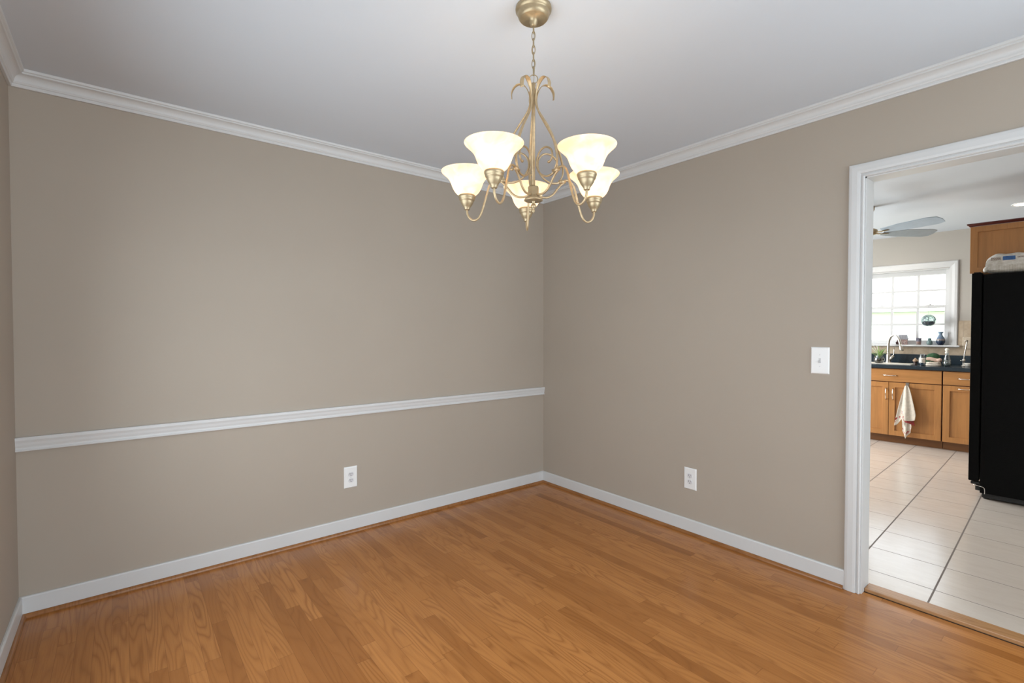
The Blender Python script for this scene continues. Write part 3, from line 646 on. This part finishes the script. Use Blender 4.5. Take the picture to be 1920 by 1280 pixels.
for k in range(30):
    a = rnd.uniform(0, 2*pi); ln = rnd.uniform(0.09, 0.17); out = rnd.uniform(0.25, 0.95); h0 = rnd.uniform(0.055, 0.08)
    P = []; R = []
    for i in range(8):
        q = i/7; r = 0.008+ln*out*q; z = h0 + ln*(1.1*q - out*0.85*q*q) + 0.02*q
        P.append((r*cos(a), r*sin(a), z)); R.append(0.0045*(1-q)**0.6*(0.6+q)+0.0006)
    b.tube(P, 0.0007, 6, flat=R, binormal=(-sin(a), cos(a), 0))
b.build('foliage', LEAF, pp)
b = MB()
for (a, h, r) in ((2.2, 0.235, 0.075), (1.5, 0.205, 0.02), (1.9, 0.18, 0.06)):
    b.tube([(0, 0, 0.08), (r*0.5*cos(a), r*0.5*sin(a), h*0.75), (r*cos(a), r*sin(a), h)], 0.0016, 6).sphere((r*cos(a), r*sin(a), h), 0.0065, 10, 6)
b.build('flower_stalk', LEAFT, pp)

SH_T = speck('tan_ceramic', (0.36, 0.24, 0.15), 0.5, 40, 0.3); SH_B = speck('dark_brown_base', (0.05, 0.03, 0.025), 0.35, 40, 0.3)
q = kthing('small_shaker', 'small brown domed shaker left of the candle jar', 'shaker', 4.30, 0.512, 0.9035)
MB().lathe([(0.001, 0.0), (0.020, 0.0), (0.021, 0.004), (0.015, 0.012), (0.014, 0.024), (0.019, 0.034), (0.019, 0.040)], 20).build('base', SH_B, q)
MB().lathe([(0.0195, 0.040), (0.024, 0.046), (0.023, 0.056), (0.016, 0.066), (0.008, 0.072), (0.007, 0.079), (0.001, 0.081)], 20).build('dome', SH_T, q)
JB = speck('blue_candle_wax', (0.03, 0.08, 0.16), 0.4, 30, 0.2); JLAB = None
def label_mat(name, base, ink, sx=160, sz=90, thr=0.56):
    m = mat(name, base, 0.55); g = G(m); n_ = g.noise(g.vmul(g.obj(), (sx, sx, sz)), 1.0, 1)
    g.l.new(g.mix(g.math('GREATER_THAN', n_, thr), (*base, 1), (*ink, 1)), g.b.inputs['Base Color']); return m
JLAB = label_mat('cream_printed_label', (0.62, 0.60, 0.54), (0.42, 0.38, 0.32), 60, 60, 0.6)
q = kthing('glass_jar', 'glass jar with cream label and blue bottom on the counter', 'jar', 4.30, 0.452, 0.9035)
gp = [(0.026, 0.001), (0.029, 0.006), (0.029, 0.092), (0.022, 0.104), (0.0215, 0.112), (0.0245, 0.1125)]
MB().lathe([(0.001, 0.001)]+gp+[(r-0.002, z) for r, z in reversed(gp)]+[(0.001, 0.004)], 24).build('glass_body', CLEAR, q)
MB().lathe([(0.001, 0.0045), (0.0262, 0.006), (0.0262, 0.024), (0.001, 0.0245)], 20).build('wax', JB, q)
MB().lathe([(0.0293, 0.030), (0.0293, 0.084), (0.0298, 0.084), (0.0298, 0.030)], 24).build('label', JLAB, q)
MB().lathe([(0.0245, 0.113), (0.025, 0.126), (0.012, 0.130), (0.001, 0.130)], 20).build('lid', CLEAR, q)

CLOTH = speck('cream_terry_cloth', (0.68, 0.60, 0.50), 0.9, 60, 0.12, 0.5, bscale=300, bdist=0.003)
PINK = speck('pinkish_terry_cloth', (0.52, 0.36, 0.28), 0.9, 60, 0.12, 0.5, bscale=300, bdist=0.003)
GREEN = speck('dark_green_scrubber', (0.02, 0.07, 0.025), 0.8, 80, 0.5, 0.6, bscale=200, bdist=0.003)
def folded(name, mm, parent, w, d, h, z, x=0, y=0, rot=0, layers=2, seed=1):
    """a folded cloth: rounded slab layers, soft wavy edges"""
    b = MB(); rn = random.Random(seed)
    for k in range(layers):
        lh = h/layers; ph = rn.uniform(0, 6); ww = w*(1-0.06*k); prof = [(0.02, 0), (0.93, 0.0), (1.0, 0.25), (1.02, 0.5), (1.0, 0.75), (0.93, 1.0), (0.02, 1.0)]; n_ = 36; vs = []
        for pr, pz in prof:
            for i in range(n_):
                a = 2*pi*i/n_; ca, sa = cos(a), sin(a); e_ = 0.45
                X = math.copysign(abs(ca)**e_, ca)*d/2*pr*(1+0.04*sin(3*a+ph)); Y = math.copysign(abs(sa)**e_, sa)*ww/2*pr*(1+0.05*sin(2*a+ph))
                xr = X*cos(rot)-Y*sin(rot); yr = X*sin(rot)+Y*cos(rot)
                vs.append((x+xr, y+yr, z+lh*(k+pz)+0.003*sin(5*Y/w*6+ph)*(1 if pz > 0.4 else 0)*(0 if k == layers-1 and False else 1)))
        m2 = len(prof)
        b.add(vs, [(j*n_+i, j*n_+(i+1) % n_, (j+1)*n_+(i+1) % n_, (j+1)*n_+i) for j in range(m2-1) for i in range(n_)]+[tuple(range(n_))[::-1], tuple(range((m2-1)*n_, m2*n_))], True)
    return b.build(name, mm, parent)
q = kthing('folded_cloth', 'cream folded cloth, bottom of the pile between jar and bottle', 'cloth', 4.30, 0.352, 0.9036)
folded('cloth_fold', CLOTH, q, 0.128, 0.11, 0.040, 0.0, seed=2)
q = kthing('rolled_cloth', 'pinkish rolled cloth lying on the cream folded cloth', 'cloth', 4.29, 0.350, 0.9470)
b = MB().tube(catmull([(0, -0.060, 0.020), (-0.004, -0.020, 0.021), (0.0, 0.030, 0.034), (0.0, 0.064, 0.030)], 5), [0.014]+[0.0185]*3+[0.019]*8+[0.018]*3+[0.012], 14)
b.tube(catmull([(-0.02, -0.070, 0.026), (-0.028, -0.052, 0.022), (-0.03, -0.030, 0.020)], 4), [0.012, 0.018, 0.020, 0.021, 0.021, 0.020, 0.018, 0.016, 0.010], 14)
b.build('roll', PINK, q)
q = kthing('green_scrubber', 'dark green scrubber leaning behind the folded cloths', 'scrubber', 4.405, 0.372, 0.9036)
def gf(u, v):
    a = (u-0.5)*pi; r = 0.062*(0.55+0.45*cos(a*0.9)); return None
P = catmull([(0, 0.055, 0.06), (0, 0.045, 0.10), (0, 0.012, 0.132), (0, -0.030, 0.128), (0, -0.060, 0.095), (0, -0.066, 0.04), (0, -0.06, 0.004)], 6)
b = MB(); b.lathe([(0.001, 0.001), (0.058, 0.001), (0.064, 0.03), (0.066, 0.07), (0.058, 0.108), (0.036, 0.130), (0.001, 0.138)], 28, sx=0.6, wob=lambda a, z: 0.05*sin(5*a+40*z))
b.build('pad', GREEN, q)
b = MB().tube(P, 0.006, 8); b.build('edge_cord', FRIDGEB, q)

q = kthing('glass_bottle', 'clear glass bottle with white stopper right of the cloths', 'bottle', 4.30, 0.240, 0.9036)
gp = [(0.022, 0.001), (0.034, 0.010), (0.037, 0.035), (0.033, 0.075), (0.020, 0.115), (0.016, 0.135), (0.018, 0.142)]
MB().lathe([(0.001, 0.001)]+gp+[(r-0.002, z) for r, z in reversed(gp)]+[(0.001, 0.004)], 24).build('glass_body', CLEAR, q)
MB().lathe([(0.001, 0.006), (0.031, 0.011), (0.034, 0.035), (0.031, 0.068), (0.001, 0.069)], 20, wob=lambda a, z: 0.06*sin(6*a+60*z)).build('contents', speck('pale_shells', (0.50, 0.48, 0.42), 0.6, 70, 0.5), q)
MB().lathe([(0.017, 0.142), (0.019, 0.150), (0.012, 0.162), (0.020, 0.176), (0.018, 0.190), (0.010, 0.198), (0.001, 0.200)], 20).build('stopper', speck('frosted_stopper', (0.70, 0.68, 0.60), 0.4, 30, 0.1), q)
q = kthing('small_bowl', 'small white bowl below the drinking water tap', 'bowl', 4.36, 0.078, 0.9036)
MB().lathe([(0.001, 0.0), (0.020, 0.0), (0.026, 0.010), (0.029, 0.026), (0.0305, 0.040), (0.028, 0.040), (0.026, 0.026), (0.022, 0.010), (0.001, 0.006)], 24).build('bowl_body', speck('white_glazed_ceramic', (0.70, 0.67, 0.60), 0.3, 20, 0.05), q)

# ------------------------------------------------------------------ things on the window stool
ZS = 1.1278
q = kthing('ceramic_house', 'small brick cottage figurine on the window sill', 'figurine', 4.672, 0.696, ZS)
def brick(name):
    m = mat(name, (0.3, 0.16, 0.13), 0.6); g = G(m); n_ = g.noise(g.vmul(g.obj(), (150, 150, 190)), 1.0, 1)
    g.l.new(g.ramp(n_, (0.40, (0.34, 0.13, 0.11)), (0.5, (0.50, 0.45, 0.40)), (0.6, (0.10, 0.07, 0.07))), g.b.inputs['Base Color']); return m
MB().box(-0.03, 0.03, -0.046, 0.052, 0.0, 0.062).build('walls', brick('speckled_brick'), q, bevel=0.002)
b = MB(); b.add([(-0.036, -0.052, 0.062), (0.036, -0.052, 0.062), (0.036, 0.048, 0.062), (-0.036, 0.048, 0.062), (-0.030, -0.038, 0.118), (0.030, -0.038, 0.118), (0.030, 0.036, 0.122), (-0.030, 0.036, 0.122)], [(0, 3, 2, 1), (4, 5, 6, 7), (0, 1, 5, 4), (1, 2, 6, 5), (2, 3, 7, 6), (3, 0, 4, 7)])
def thatch():
    m = mat('grey_shingles', (0.3, 0.3, 0.33), 0.6); g = G(m); X, Y, Z = g.sep(g.obj())
    a = g.math('LESS_THAN', g.math('FRACT', g.math('MULTIPLY', Y, 95.0)), 0.4); c = g.math('LESS_THAN', g.math('FRACT', g.math('MULTIPLY', Z, 75.0)), 0.4)
    g.l.new(g.mix(g.math('MAXIMUM', a, c), (0.50, 0.50, 0.52, 1), (0.22, 0.22, 0.26, 1)), g.b.inputs['Base Color']); return m
b.build('roof', thatch(), q, bevel=0.002)
b = MB(); rn = random.Random(5)
for k in range(9): b.sphere((-0.035+rn.uniform(-0.005, 0.005), 0.035+rn.uniform(-0.014, 0.022), 0.008+rn.uniform(0, 0.022)), 0.010, 8, 6)
b.build('shrub', speck('plum_shrub', (0.10, 0.05, 0.05), 0.7, 90, 0.5), q)
q = kthing('striped_cup', 'small cup with grey rim and red bottom on the sill', 'cup', 4.672, 0.545, ZS)
MB().lathe([(0.001, 0.0), (0.0225, 0.0), (0.0245, 0.040)], 24).build('lower_band', brick('red_white_band'), q)
MB().lathe([(0.0245, 0.040), (0.0265, 0.076), (0.0285, 0.076), (0.0285, 0.082), (0.025, 0.082), (0.023, 0.045), (0.001, 0.042)], 24).build('upper_band', speck('grey_violet_glaze', (0.22, 0.21, 0.27), 0.4, 50, 0.1), q)
q = kthing('ceramic_bird', 'teal egg-shaped ceramic bird on the sill', 'figurine', 4.672, 0.445, ZS)
TEAL = speck('teal_grey_glaze', (0.13, 0.20, 0.20), 0.35, 60, 0.35)
MB().lathe([(0.001, 0.0), (0.020, 0.0), (0.027, 0.012), (0.0285, 0.030), (0.024, 0.045), (0.0235, 0.050), (0.020, 0.056), (0.001, 0.058)], 24, sx=0.9).build('body', TEAL, q)
MB().sphere((0, 0, 0.066), 0.0185, 16, 10).tube([(-0.016, 0, 0.066), (-0.026, 0, 0.062)], [0.005, 0.001], 8).build('head', TEAL, q)
q = kthing('blue_vase', 'blue painted vase with flared rim on the sill', 'vase', 4.672, 0.347, ZS)
def vase_m():
    m = mat('blue_painted_glaze', (0.06, 0.10, 0.16), 0.25); g = G(m); X, Y, Z = g.sep(g.obj())
    n_ = g.noise(g.vmul(g.obj(), (60, 60, 38)), 1.0, 2)
    zz = g.math('ADD', Z, g.math('MULTIPLY', n_, 0.02))
    g.l.new(g.ramp(g.math('DIVIDE', zz, 0.17), (0.14, (0.012, 0.018, 0.04)), (0.34, (0.03, 0.05, 0.09)), (0.42, (0.30, 0.24, 0.20)), (0.52, (0.12, 0.17, 0.25)), (0.9, (0.18, 0.27, 0.36))), g.b.inputs['Base Color']); return m
MB().lathe([(0.001, 0.0), (0.024, 0.0), (0.026, 0.006), (0.038, 0.026), (0.042, 0.046), (0.040, 0.066), (0.030, 0.094), (0.0185, 0.116), (0.0165, 0.128), (0.020, 0.142), (0.031, 0.156), (0.029, 0.157), (0.017, 0.142), (0.013, 0.128), (0.016, 0.114), (0.001, 0.09)], 32).build('vase_body', vase_m(), q)

# wire ball hanging in the window
q = kthing('hanging_glass_ball', 'wire-netted glass ball hanging in front of the kitchen window', 'ornament', 4.60, 0.447, 1.415)
WIRE = speck('dark_wire', (0.10, 0.14, 0.18), 0.5, 60, 0.2)
R_ = 0.0665
MB().sphere((0, 0, 0), 0.062, 24, 14).build('glass_globe', glass_mat('pale_blue_glass', (0.90, 0.95, 0.99), 0.04, 0.05), q)
b = MB(); rn = random.Random(11)
for k in range(13):
    ax = Vector((rn.gauss(0, 1), rn.gauss(0, 1), rn.gauss(0, 1))).normalized(); u_ = ax.orthogonal().normalized(); v_ = ax.cross(u_); off = rn.uniform(-0.5, 0.5)
    rr_ = R_*sqrt(1-off*off); b.loop([ax*off*R_+u_*rr_*cos(a)+v_*rr_*sin(a) for a in [2*pi*i/28 for i in range(28)]], 0.0017, 5)
b.build('wire_net', WIRE, q)
MB().lathe([(0.001, -0.060), (0.026, -0.056), (0.045, -0.042), (0.057, -0.020), (0.058, -0.010), (0.03, -0.006), (0.001, -0.012)], 24, wob=lambda a, z: 0.03*sin(3*a)).build('filling', speck('grey_pebbles', (0.13, 0.13, 0.13), 0.8, 150, 0.5), q)
MB().tube([(0, 0, 0.066), (0, 0, 0.172)], 0.0008, 5).tube([(0, 0, 0.172), (0.10, 0.0, 0.182), (0.139, 0.0, 0.184)], 0.0008, 5).build('cord', WIRE, q)

# outlet on the backsplash
outlet('beige outlet on the tile backsplash near the refrigerator', K(KX-0.008, 0.118, 1.155), TH-pi/2, speck('beige_plastic', (0.50, 0.42, 0.32), 0.4, 9, 0.02))

# ------------------------------------------------------------------ dish towel on its hook
STEEL = speck('grey_steel_hook', (0.32, 0.29, 0.26), 0.35, 30, 0.1, metal=0.8)
hk = kthing('towel_hook', 'grey metal hook over the top of the sink cabinet door', 'hook', FX, 0.548, 0.0)
MB().box(-0.0035, -0.0005, -0.015, 0.015, 0.655, 0.707).box(-0.0035, 0.014, -0.015, 0.015, 0.7065, 0.7085).build('strap', STEEL, hk)
MB().tube(catmull([(-0.002, 0, 0.672), (-0.014, 0, 0.660), (-0.024, 0, 0.668), (-0.028, 0, 0.680)], 4), 0.003, 8).build('prong', STEEL, hk)
def towel_mat():
    m = mat('cream_towel_with_red_stripes', (0.62, 0.56, 0.47), 0.95); g = G(m)
    at = g.node('ShaderNodeUVMap'); at.uv_map = 'UVMap'; X, Y, Z = g.sep(at.outputs[0])
    n_ = g.noise(g.obj(), 45, 3)
    c = g.ramp(n_, (0.3, (0.56, 0.50, 0.41)), (0.7, (0.68, 0.62, 0.53)))
    yy = g.math('ADD', Y, g.math('MULTIPLY', g.math('SUBTRACT', n_, 0.5), 0.03))
    s1 = g.math('MULTIPLY', g.math('GREATER_THAN', yy, 0.80), g.math('LESS_THAN', yy, 0.87))
    s2 = g.math('MULTIPLY', g.math('GREATER_THAN', yy, 0.90), g.math('LESS_THAN', yy, 0.92))
    g.l.new(g.mix(g.math('MULTIPLY', g.math('MAXIMUM', s1, s2), g.math('GREATER_THAN', g.noise(g.obj(), 22, 1), 0.5)), c, (0.34, 0.035, 0.035, 1)), g.b.inputs['Base Color'])
    g.bump(g.noise(g.obj(), 500, 2), 0.5, 0.002)
    return m
TOWEL = towel_mat()
TOWELP = speck('cream_towel_cloth', (0.62, 0.56, 0.47), 0.95, 45, 0.1, 0.4, bscale=500)
TOWELR = speck('red_towel_lining', (0.30, 0.045, 0.045), 0.95, 60, 0.2, 0.4, bscale=400)
tw = kthing('dish_towel', 'cream dish towel with red trim hanging on the cabinet door', 'towel', FX, 0.548, 0.0)
def sheet(xo, top, wt, wb, botf, cshift, pl, ph, amp, nu=40, nv=40):
    """hanging gathered sheet; u across, v down. botf(u) = bottom height"""
    b = MB()
    def f(u, v):
        s_ = u*2-1; zb_ = botf(u); z = top + (zb_-top)*v
        k = v**0.62; hw_ = wt + (wb-wt)*k
        y = -(s_*hw_ + cshift*v)
        y += 0.004*sin(pl*s_*3+ph)*v
        x = xo - 0.006 - amp*(0.35+0.65*v)*(0.5+0.5*sin(pl*s_*pi+ph+0.8*v)) - 0.010*(1-s_*s_)*(0.3+v)
        return (x, y, z)
    b.grid(f, nu, nv); return b
def addtowel(b, name, mm, stripe, nu=40, nv=40):
    o = b.build(name, mm, tw, solid=0.0022)
    me = o.data; uv = me.uv_layers.new(name='UVMap')
    for p_ in me.polygons:
        for li in p_.loop_indices:
            vi = me.loops[li].vertex_index; uv.data[li].uv = (vi % (nu+1)/nu, floor(vi/(nu+1))/nv)
    return o
def lin(pts):
    def f(u):
        for (a, va), (b_, vb) in zip(pts, pts[1:]):
            if u <= b_: return va+(vb-va)*(u-a)/(b_-a)
        return pts[-1][1]
    return f
addtowel(sheet(-0.006, 0.672, 0.010, 0.088, lin([(0, 0.215), (0.12, 0.225), (0.35, 0.30), (0.6, 0.21), (1, 0.30)]), -0.018, 1.6, 0.5, 0.020), 'back_fold', TOWEL, 0)
addtowel(sheet(-0.016, 0.36, 0.045, 0.040, lin([(0, 0.165), (0.25, 0.115), (0.45, 0.082), (0.62, 0.12), (0.85, 0.15), (1, 0.225)]), 0.006, 1.5, 1.4, 0.018), 'lower_fold', TOWEL, 1)
addtowel(sheet(-0.022, 0.39, 0.040, 0.052, lin([(0, 0.275), (0.5, 0.262), (1, 0.235)]), 0.022, 1.0, 2.0, 0.010), 'red_lining', TOWELR, 0)
addtowel(sheet(-0.034, 0.680, 0.011, 0.064, lin([(0, 0.345), (0.10, 0.362), (0.25, 0.285), (0.7, 0.290), (0.9, 0.30), (1, 0.360)]), 0.026, 1.35, 2.6, 0.016), 'front_fold', TOWELP, 0)

# ------------------------------------------------------------------ refrigerator, cabinet above, pack on top
FRX = 2.32
fr = kthing('refrigerator', 'tall black refrigerator seen from its side in the kitchen', 'refrigerator', FRX, -0.147, 0)
MB().box(0, 0.80, -0.066, -0.745, 0.045, 1.722).build('body', FRIDGE, fr, bevel=0.004)
MB().box(0.0, 0.80, 0.0, -0.060, 0.130, 1.735).build('door', FRIDGE, fr, bevel=0.006)
MB().box(0.012, 0.79, -0.078, -0.70, 0.012, 0.0448).build('kick_plate', FRIDGEB, fr)
for (x, y) in ((0.04, -0.10), (0.76, -0.10), (0.04, -0.66), (0.76, -0.66)):
    MB().lathe([(0.001, 0.0), (0.018, 0.0), (0.018, 0.010), (0.008, 0.0118), (0.001, 0.0119)], 16, (x, y, 0.0003)).build('foot', FRIDGEB, fr)
MB().box(0.004, 0.05, -0.014, -0.066, 0.105, 0.126).box(0.006, 0.04, -0.040, -0.076, 0.060, 0.104).build('hinge_housing', FRIDGEB, fr, bevel=0.004)
MB().tube(catmull([(0.002, -0.030, 0.100), (-0.003, -0.062, 0.098), (-0.003, -0.088, 0.090), (-0.003, -0.094, 0.070), (-0.003, -0.094, 0.042)], 5), 0.0022, 8).build('hinge_bracket', CHROME, fr)
MB().box(0.01, 0.07, -0.010, -0.05, 1.7355, 1.743).build('top_hinge', FRIDGEB, fr, bevel=0.003)
MB().tube([(0.73, 0.0, 0.74), (0.73, 0.03, 0.75), (0.73, 0.045, 0.80), (0.73, 0.045, 1.35), (0.73, 0.03, 1.40), (0.73, 0.0, 1.41)], 0.010, 10).build('handle', FRIDGEB, fr)

wc = kthing('wall_cabinet', 'maple wall cabinet above the black refrigerator', 'cabinet', 2.52, -0.115, 0)
CBX = 0.0
MB().box(CBX+0.0205, CBX+0.75, -0.022, -0.795, 1.752, 2.123).build('body', MAPLE, wc)
ep = shaker('end_panel', -0.795, -0.0, 1.752, 2.123, wc, t=0.02, fr=0.044, x=CBX)
MB().box(CBX+0.0205, CBX+0.377, -0.0215, -0.002, 1.756, 2.094).build('door', MAPLE, wc, bevel=0.002)
MB().box(CBX+0.380, CBX+0.75, -0.0215, -0.002, 1.756, 2.094).build('door', MAPLE, wc, bevel=0.002)
cr = [(0.0, 2.1235), (0.004, 2.1235), (0.010, 2.131), (0.016, 2.135), (0.020, 2.138), (0.020, 2.147), (0.0, 2.147)]
b = MB(); n = len(cr); vs = []
for a, z in cr: vs.append((CBX-a, -0.795, z))
for a, z in cr: vs.append((CBX-a, 0.0+a, z))
for a, z in cr: vs.append((CBX+0.75, 0.0+a, z))
fs = [tuple(range(n)), tuple(range(2*n, 3*n))[::-1]]
for k in range(2): fs += [(k*n+i, (k+1)*n+i, (k+1)*n+(i+1) % n, k*n+(i+1) % n) for i in range(n)]
b.add(vs, fs); b.build('crown', CROWNW, wc)

# white plastic-wrapped pack
def bag_mat():
    m = mat('translucent_white_plastic', (0.66, 0.65, 0.62), 0.28); g = G(m); X, Y, Z = g.sep(g.obj())
    n_ = g.noise(g.vmul(g.obj(), (30, 26, 50)), 1.0, 4, 0.6)
    st = g.math('LESS_THAN', g.math('FRACT', g.math('MULTIPLY', Y, 120.0)), 0.35)
    low = g.math('LESS_THAN', Z, 0.060)
    c = g.ramp(n_, (0.3, (0.50, 0.47, 0.41)), (0.7, (0.78, 0.77, 0.74)))
    c = g.mix(g.math('MULTIPLY', g.math('MULTIPLY', st, low), 0.45), c, (0.36, 0.31, 0.22, 1))
    g.l.new(c, g.b.inputs['Base Color']); g.bump(n_, 0.6, 0.012); return m
bag = kthing('plastic_wrapped_pack', 'white plastic-wrapped pack lying on the refrigerator', 'package', FRX+0.020, -0.392, 1.7245)
b = MB()
def bagf(u, v):
    a = 2*pi*u
    # superellipse outline in y-z, closed along u; x runs with v
    s_ = abs(2*v-1); sc = (1-s_**5*0.35)
    ca, sa = cos(a), sin(a); Y = 0.172*math.copysign(abs(ca)**0.42, ca); Z = 0.072*math.copysign(abs(sa)**0.38, sa)
    Y *= 0.97+0.03*sc; Z *= sc
    Z = Z+0.074 + (0.006*sin(9*Y/0.17+2)+0.004*sin(23*Y)) * (1 if sa > 0 else 0)
    return (-0.002+0.15*v, Y+0.004*sin(40*Z), max(0.002, Z))
b.grid(bagf, 64, 16)
nu = 65
b.f.append(tuple(range(0, 64))); b.sm.append(False); b.f.append(tuple(range(16*nu, 16*nu+64))[::-1]); b.sm.append(False)
b.build('wrapped_body', bag_mat(), bag)
BLUE = speck('blue_print', (0.02, 0.10, 0.30), 0.4, 120, 0.3)
INK = label_mat('grey_small_print', (0.55, 0.50, 0.45), (0.16, 0.12, 0.10), 260, 420, 0.5)
MB().box(-0.0045, -0.0025, 0.012, 0.078, 0.095, 0.124).build('blue_label', BLUE, bag)
MB().box(-0.0045, -0.0025, 0.088, 0.142, 0.098, 0.120).build('printed_lines', INK, bag)
MB().box(-0.0045, -0.0025, -0.060, 0.002, 0.108, 0.118).build('printed_mark', INK, bag)
b = MB(); b.tube(catmull([(0.01, 0.160, 0.06), (0.004, 0.170, 0.040), (0.0, 0.172, 0.026), (-0.006, 0.168, 0.018)], 4), [0.010]*4+[0.012]*5+[0.009]*4, 10, flat=0.016); b.build('wrap_tail', bag_mat(), bag)

# ------------------------------------------------------------------ recessed lights, ceiling fan
for x, y, lab in ((4.24, 0.735, 'round recessed ceiling light near the kitchen window'), (3.63, -0.360, 'round recessed ceiling light at the right edge of the photo')):
    q = kthing('recessed_light', lab, 'ceiling light', x, y, HK, group='recessed lights in the kitchen ceiling')
    MB().lathe([(0.070, -0.0003), (0.088, -0.0003), (0.086, -0.005), (0.071, -0.007), (0.070, -0.0003)], 36).build('trim_ring', PLATE, q)
    MB().lathe([(0.001, -0.003), (0.0695, -0.003), (0.0695, -0.0005)], 32).build('lens', LENS, q)
    ld = bpy.data.lights.new('lamp_light', 'SPOT'); ld.energy = 16; ld.color = (1.0, 0.9, 0.78); ld.spot_size = radians(130); ld.spot_blend = 0.6; ld.shadow_soft_size = 0.06
    lo_ = bpy.data.objects.new('lamp_light', ld); C.objects.link(lo_); lo_.parent = q; lo_.location = (0, 0, -0.012)

FD = 4.75; fx = CX + _fw.x*FD + _r.x*(675/912.49*FD); fy = CY + _fw.y*FD + _r.y*(675/912.49*FD)
fx, fy = 2.70, -1.585
fn = thing('ceiling_fan', 'ceiling fan with pale blades in the kitchen', 'ceiling fan', (fx, fy, 0))
zf = 2.215
MB().lathe([(0.001, HK-0.0005), (0.045, HK-0.0005), (0.043, HK-0.03), (0.03, HK-0.05), (0.001, HK-0.052)], 28).build('canopy', BRASS, fn)
MB().lathe([(0.009, HK-0.05), (0.009, zf+0.03)], 14).build('downrod', BRASS, fn)
MB().lathe([(0.001, zf+0.045), (0.030, zf+0.042), (0.066, zf+0.025), (0.072, zf+0.002), (0.060, zf-0.016), (0.030, zf-0.026), (0.001, zf-0.028)], 32).build('motor', BRASS, fn)
BLADE = speck('pale_blade_window_tinge', (0.36, 0.44, 0.52), 0.45, 12, 0.06)  # blue tinge of reflected window light is put into the blade colour
for k in range(5):
    a = radians(-75.3 + 36 + 72*k)
    b = MB(); pts = [(0.13, -0.036), (0.30, -0.062), (0.54, -0.068), (0.60, -0.050), (0.612, 0.0), (0.60, 0.050), (0.54, 0.068), (0.30, 0.062), (0.13, 0.036)]
    tl = 0.3; nn = len(pts); vs = []
    for dz in (-0.003, 0.003):
        for (r, w_) in pts: vs.append((r*cos(a)-w_*sin(a), r*sin(a)+w_*cos(a), zf+dz-w_*tl))
    b.add(vs, [tuple(range(nn))[::-1], tuple(range(nn, 2*nn))]+[(i, (i+1) % nn, nn+(i+1) % nn, nn+i) for i in range(nn)])
    bl = b.build('blade', BLADE, fn)
    MB().tube([(0.06*cos(a), 0.06*sin(a), zf-0.004), (0.11*cos(a), 0.11*sin(a), zf-0.008), (0.18*cos(a), 0.18*sin(a), zf-0.005)], 0.0045, 8, flat=0.014, binormal=(-sin(a), cos(a), 0)).build('bracket', BRASS, bl)

# ------------------------------------------------------------------ outside: lawn, neighbour's house, tree
GRASS = speck('lawn', (0.17, 0.22, 0.10), 0.9, 3, 0.3)
struct(MB().box(-25, 40, -25, 30, -0.75, -0.65).build('ground', GRASS), 'lawn outside the kitchen window', 'ground')
nb = kthing('neighbour_house', 'sunlit white neighbouring house outside the kitchen window', 'house', 11.0, 0.03, -0.65)
SID = speck('white_siding', (0.80, 0.85, 0.80), 0.6, 4, 0.03); ROOF = speck('pale_shingle_roof', (0.75, 0.76, 0.76), 0.7, 6, 0.05)
MB().box(0.35, 8.5, 0.35, 12, 0, 2.38).build('walls', SID, nb)
MB().box(0.0, 9.0, 0.0, 12.4, 2.385, 2.49).build('eaves', ROOF, nb)
b = MB(); hr = 2.6; sl = 0.56; rz = 2.491
b.add([(0, 0, rz), (9, 0, rz), (9, 12.4, rz), (0, 12.4, rz), (4.5, 4.5, rz+4.5*sl), (4.5, 8.0, rz+4.5*sl)], [(0, 3, 2, 1), (0, 4, 5, 3), (0, 1, 4), (1, 2, 5, 4), (2, 3, 5)])
b.build('roof', ROOF, nb)
tr = kthing('tree', 'leafy tree beyond the neighbouring roof', 'tree', 19.0, -3.2, -0.65)
MB().tube([(0, 0, 0), (0.1, 0, 1.5), (0, 0.1, 3.2)], [0.2, 0.15, 0.1], 10).build('trunk', speck('bark', (0.16, 0.11, 0.07), 0.9, 12, 0.4, 0.5), tr)
b = MB(); rn = random.Random(9)
for k in range(900):
    a = rn.uniform(0, 2*pi); ph = math.acos(rn.uniform(-0.9, 1)); r = 2.2*rn.uniform(0.6, 1)**0.5
    c0 = Vector((r*sin(ph)*cos(a), r*sin(ph)*sin(a), 4.2+r*0.8*cos(ph))); u_ = Vector((rn.gauss(0, 1), rn.gauss(0, 1), rn.gauss(0, 1))).normalized(); v_ = u_.orthogonal().normalized()
    sz = rn.uniform(0.10, 0.2); b.add([c0-u_*sz, c0+v_*sz*0.5, c0+u_*sz, c0-v_*sz*0.5], [(0, 1, 2, 3)])
b.build('foliage', speck('yellow_green_leaves', (0.42, 0.40, 0.12), 0.6, 2, 0.4), tr)
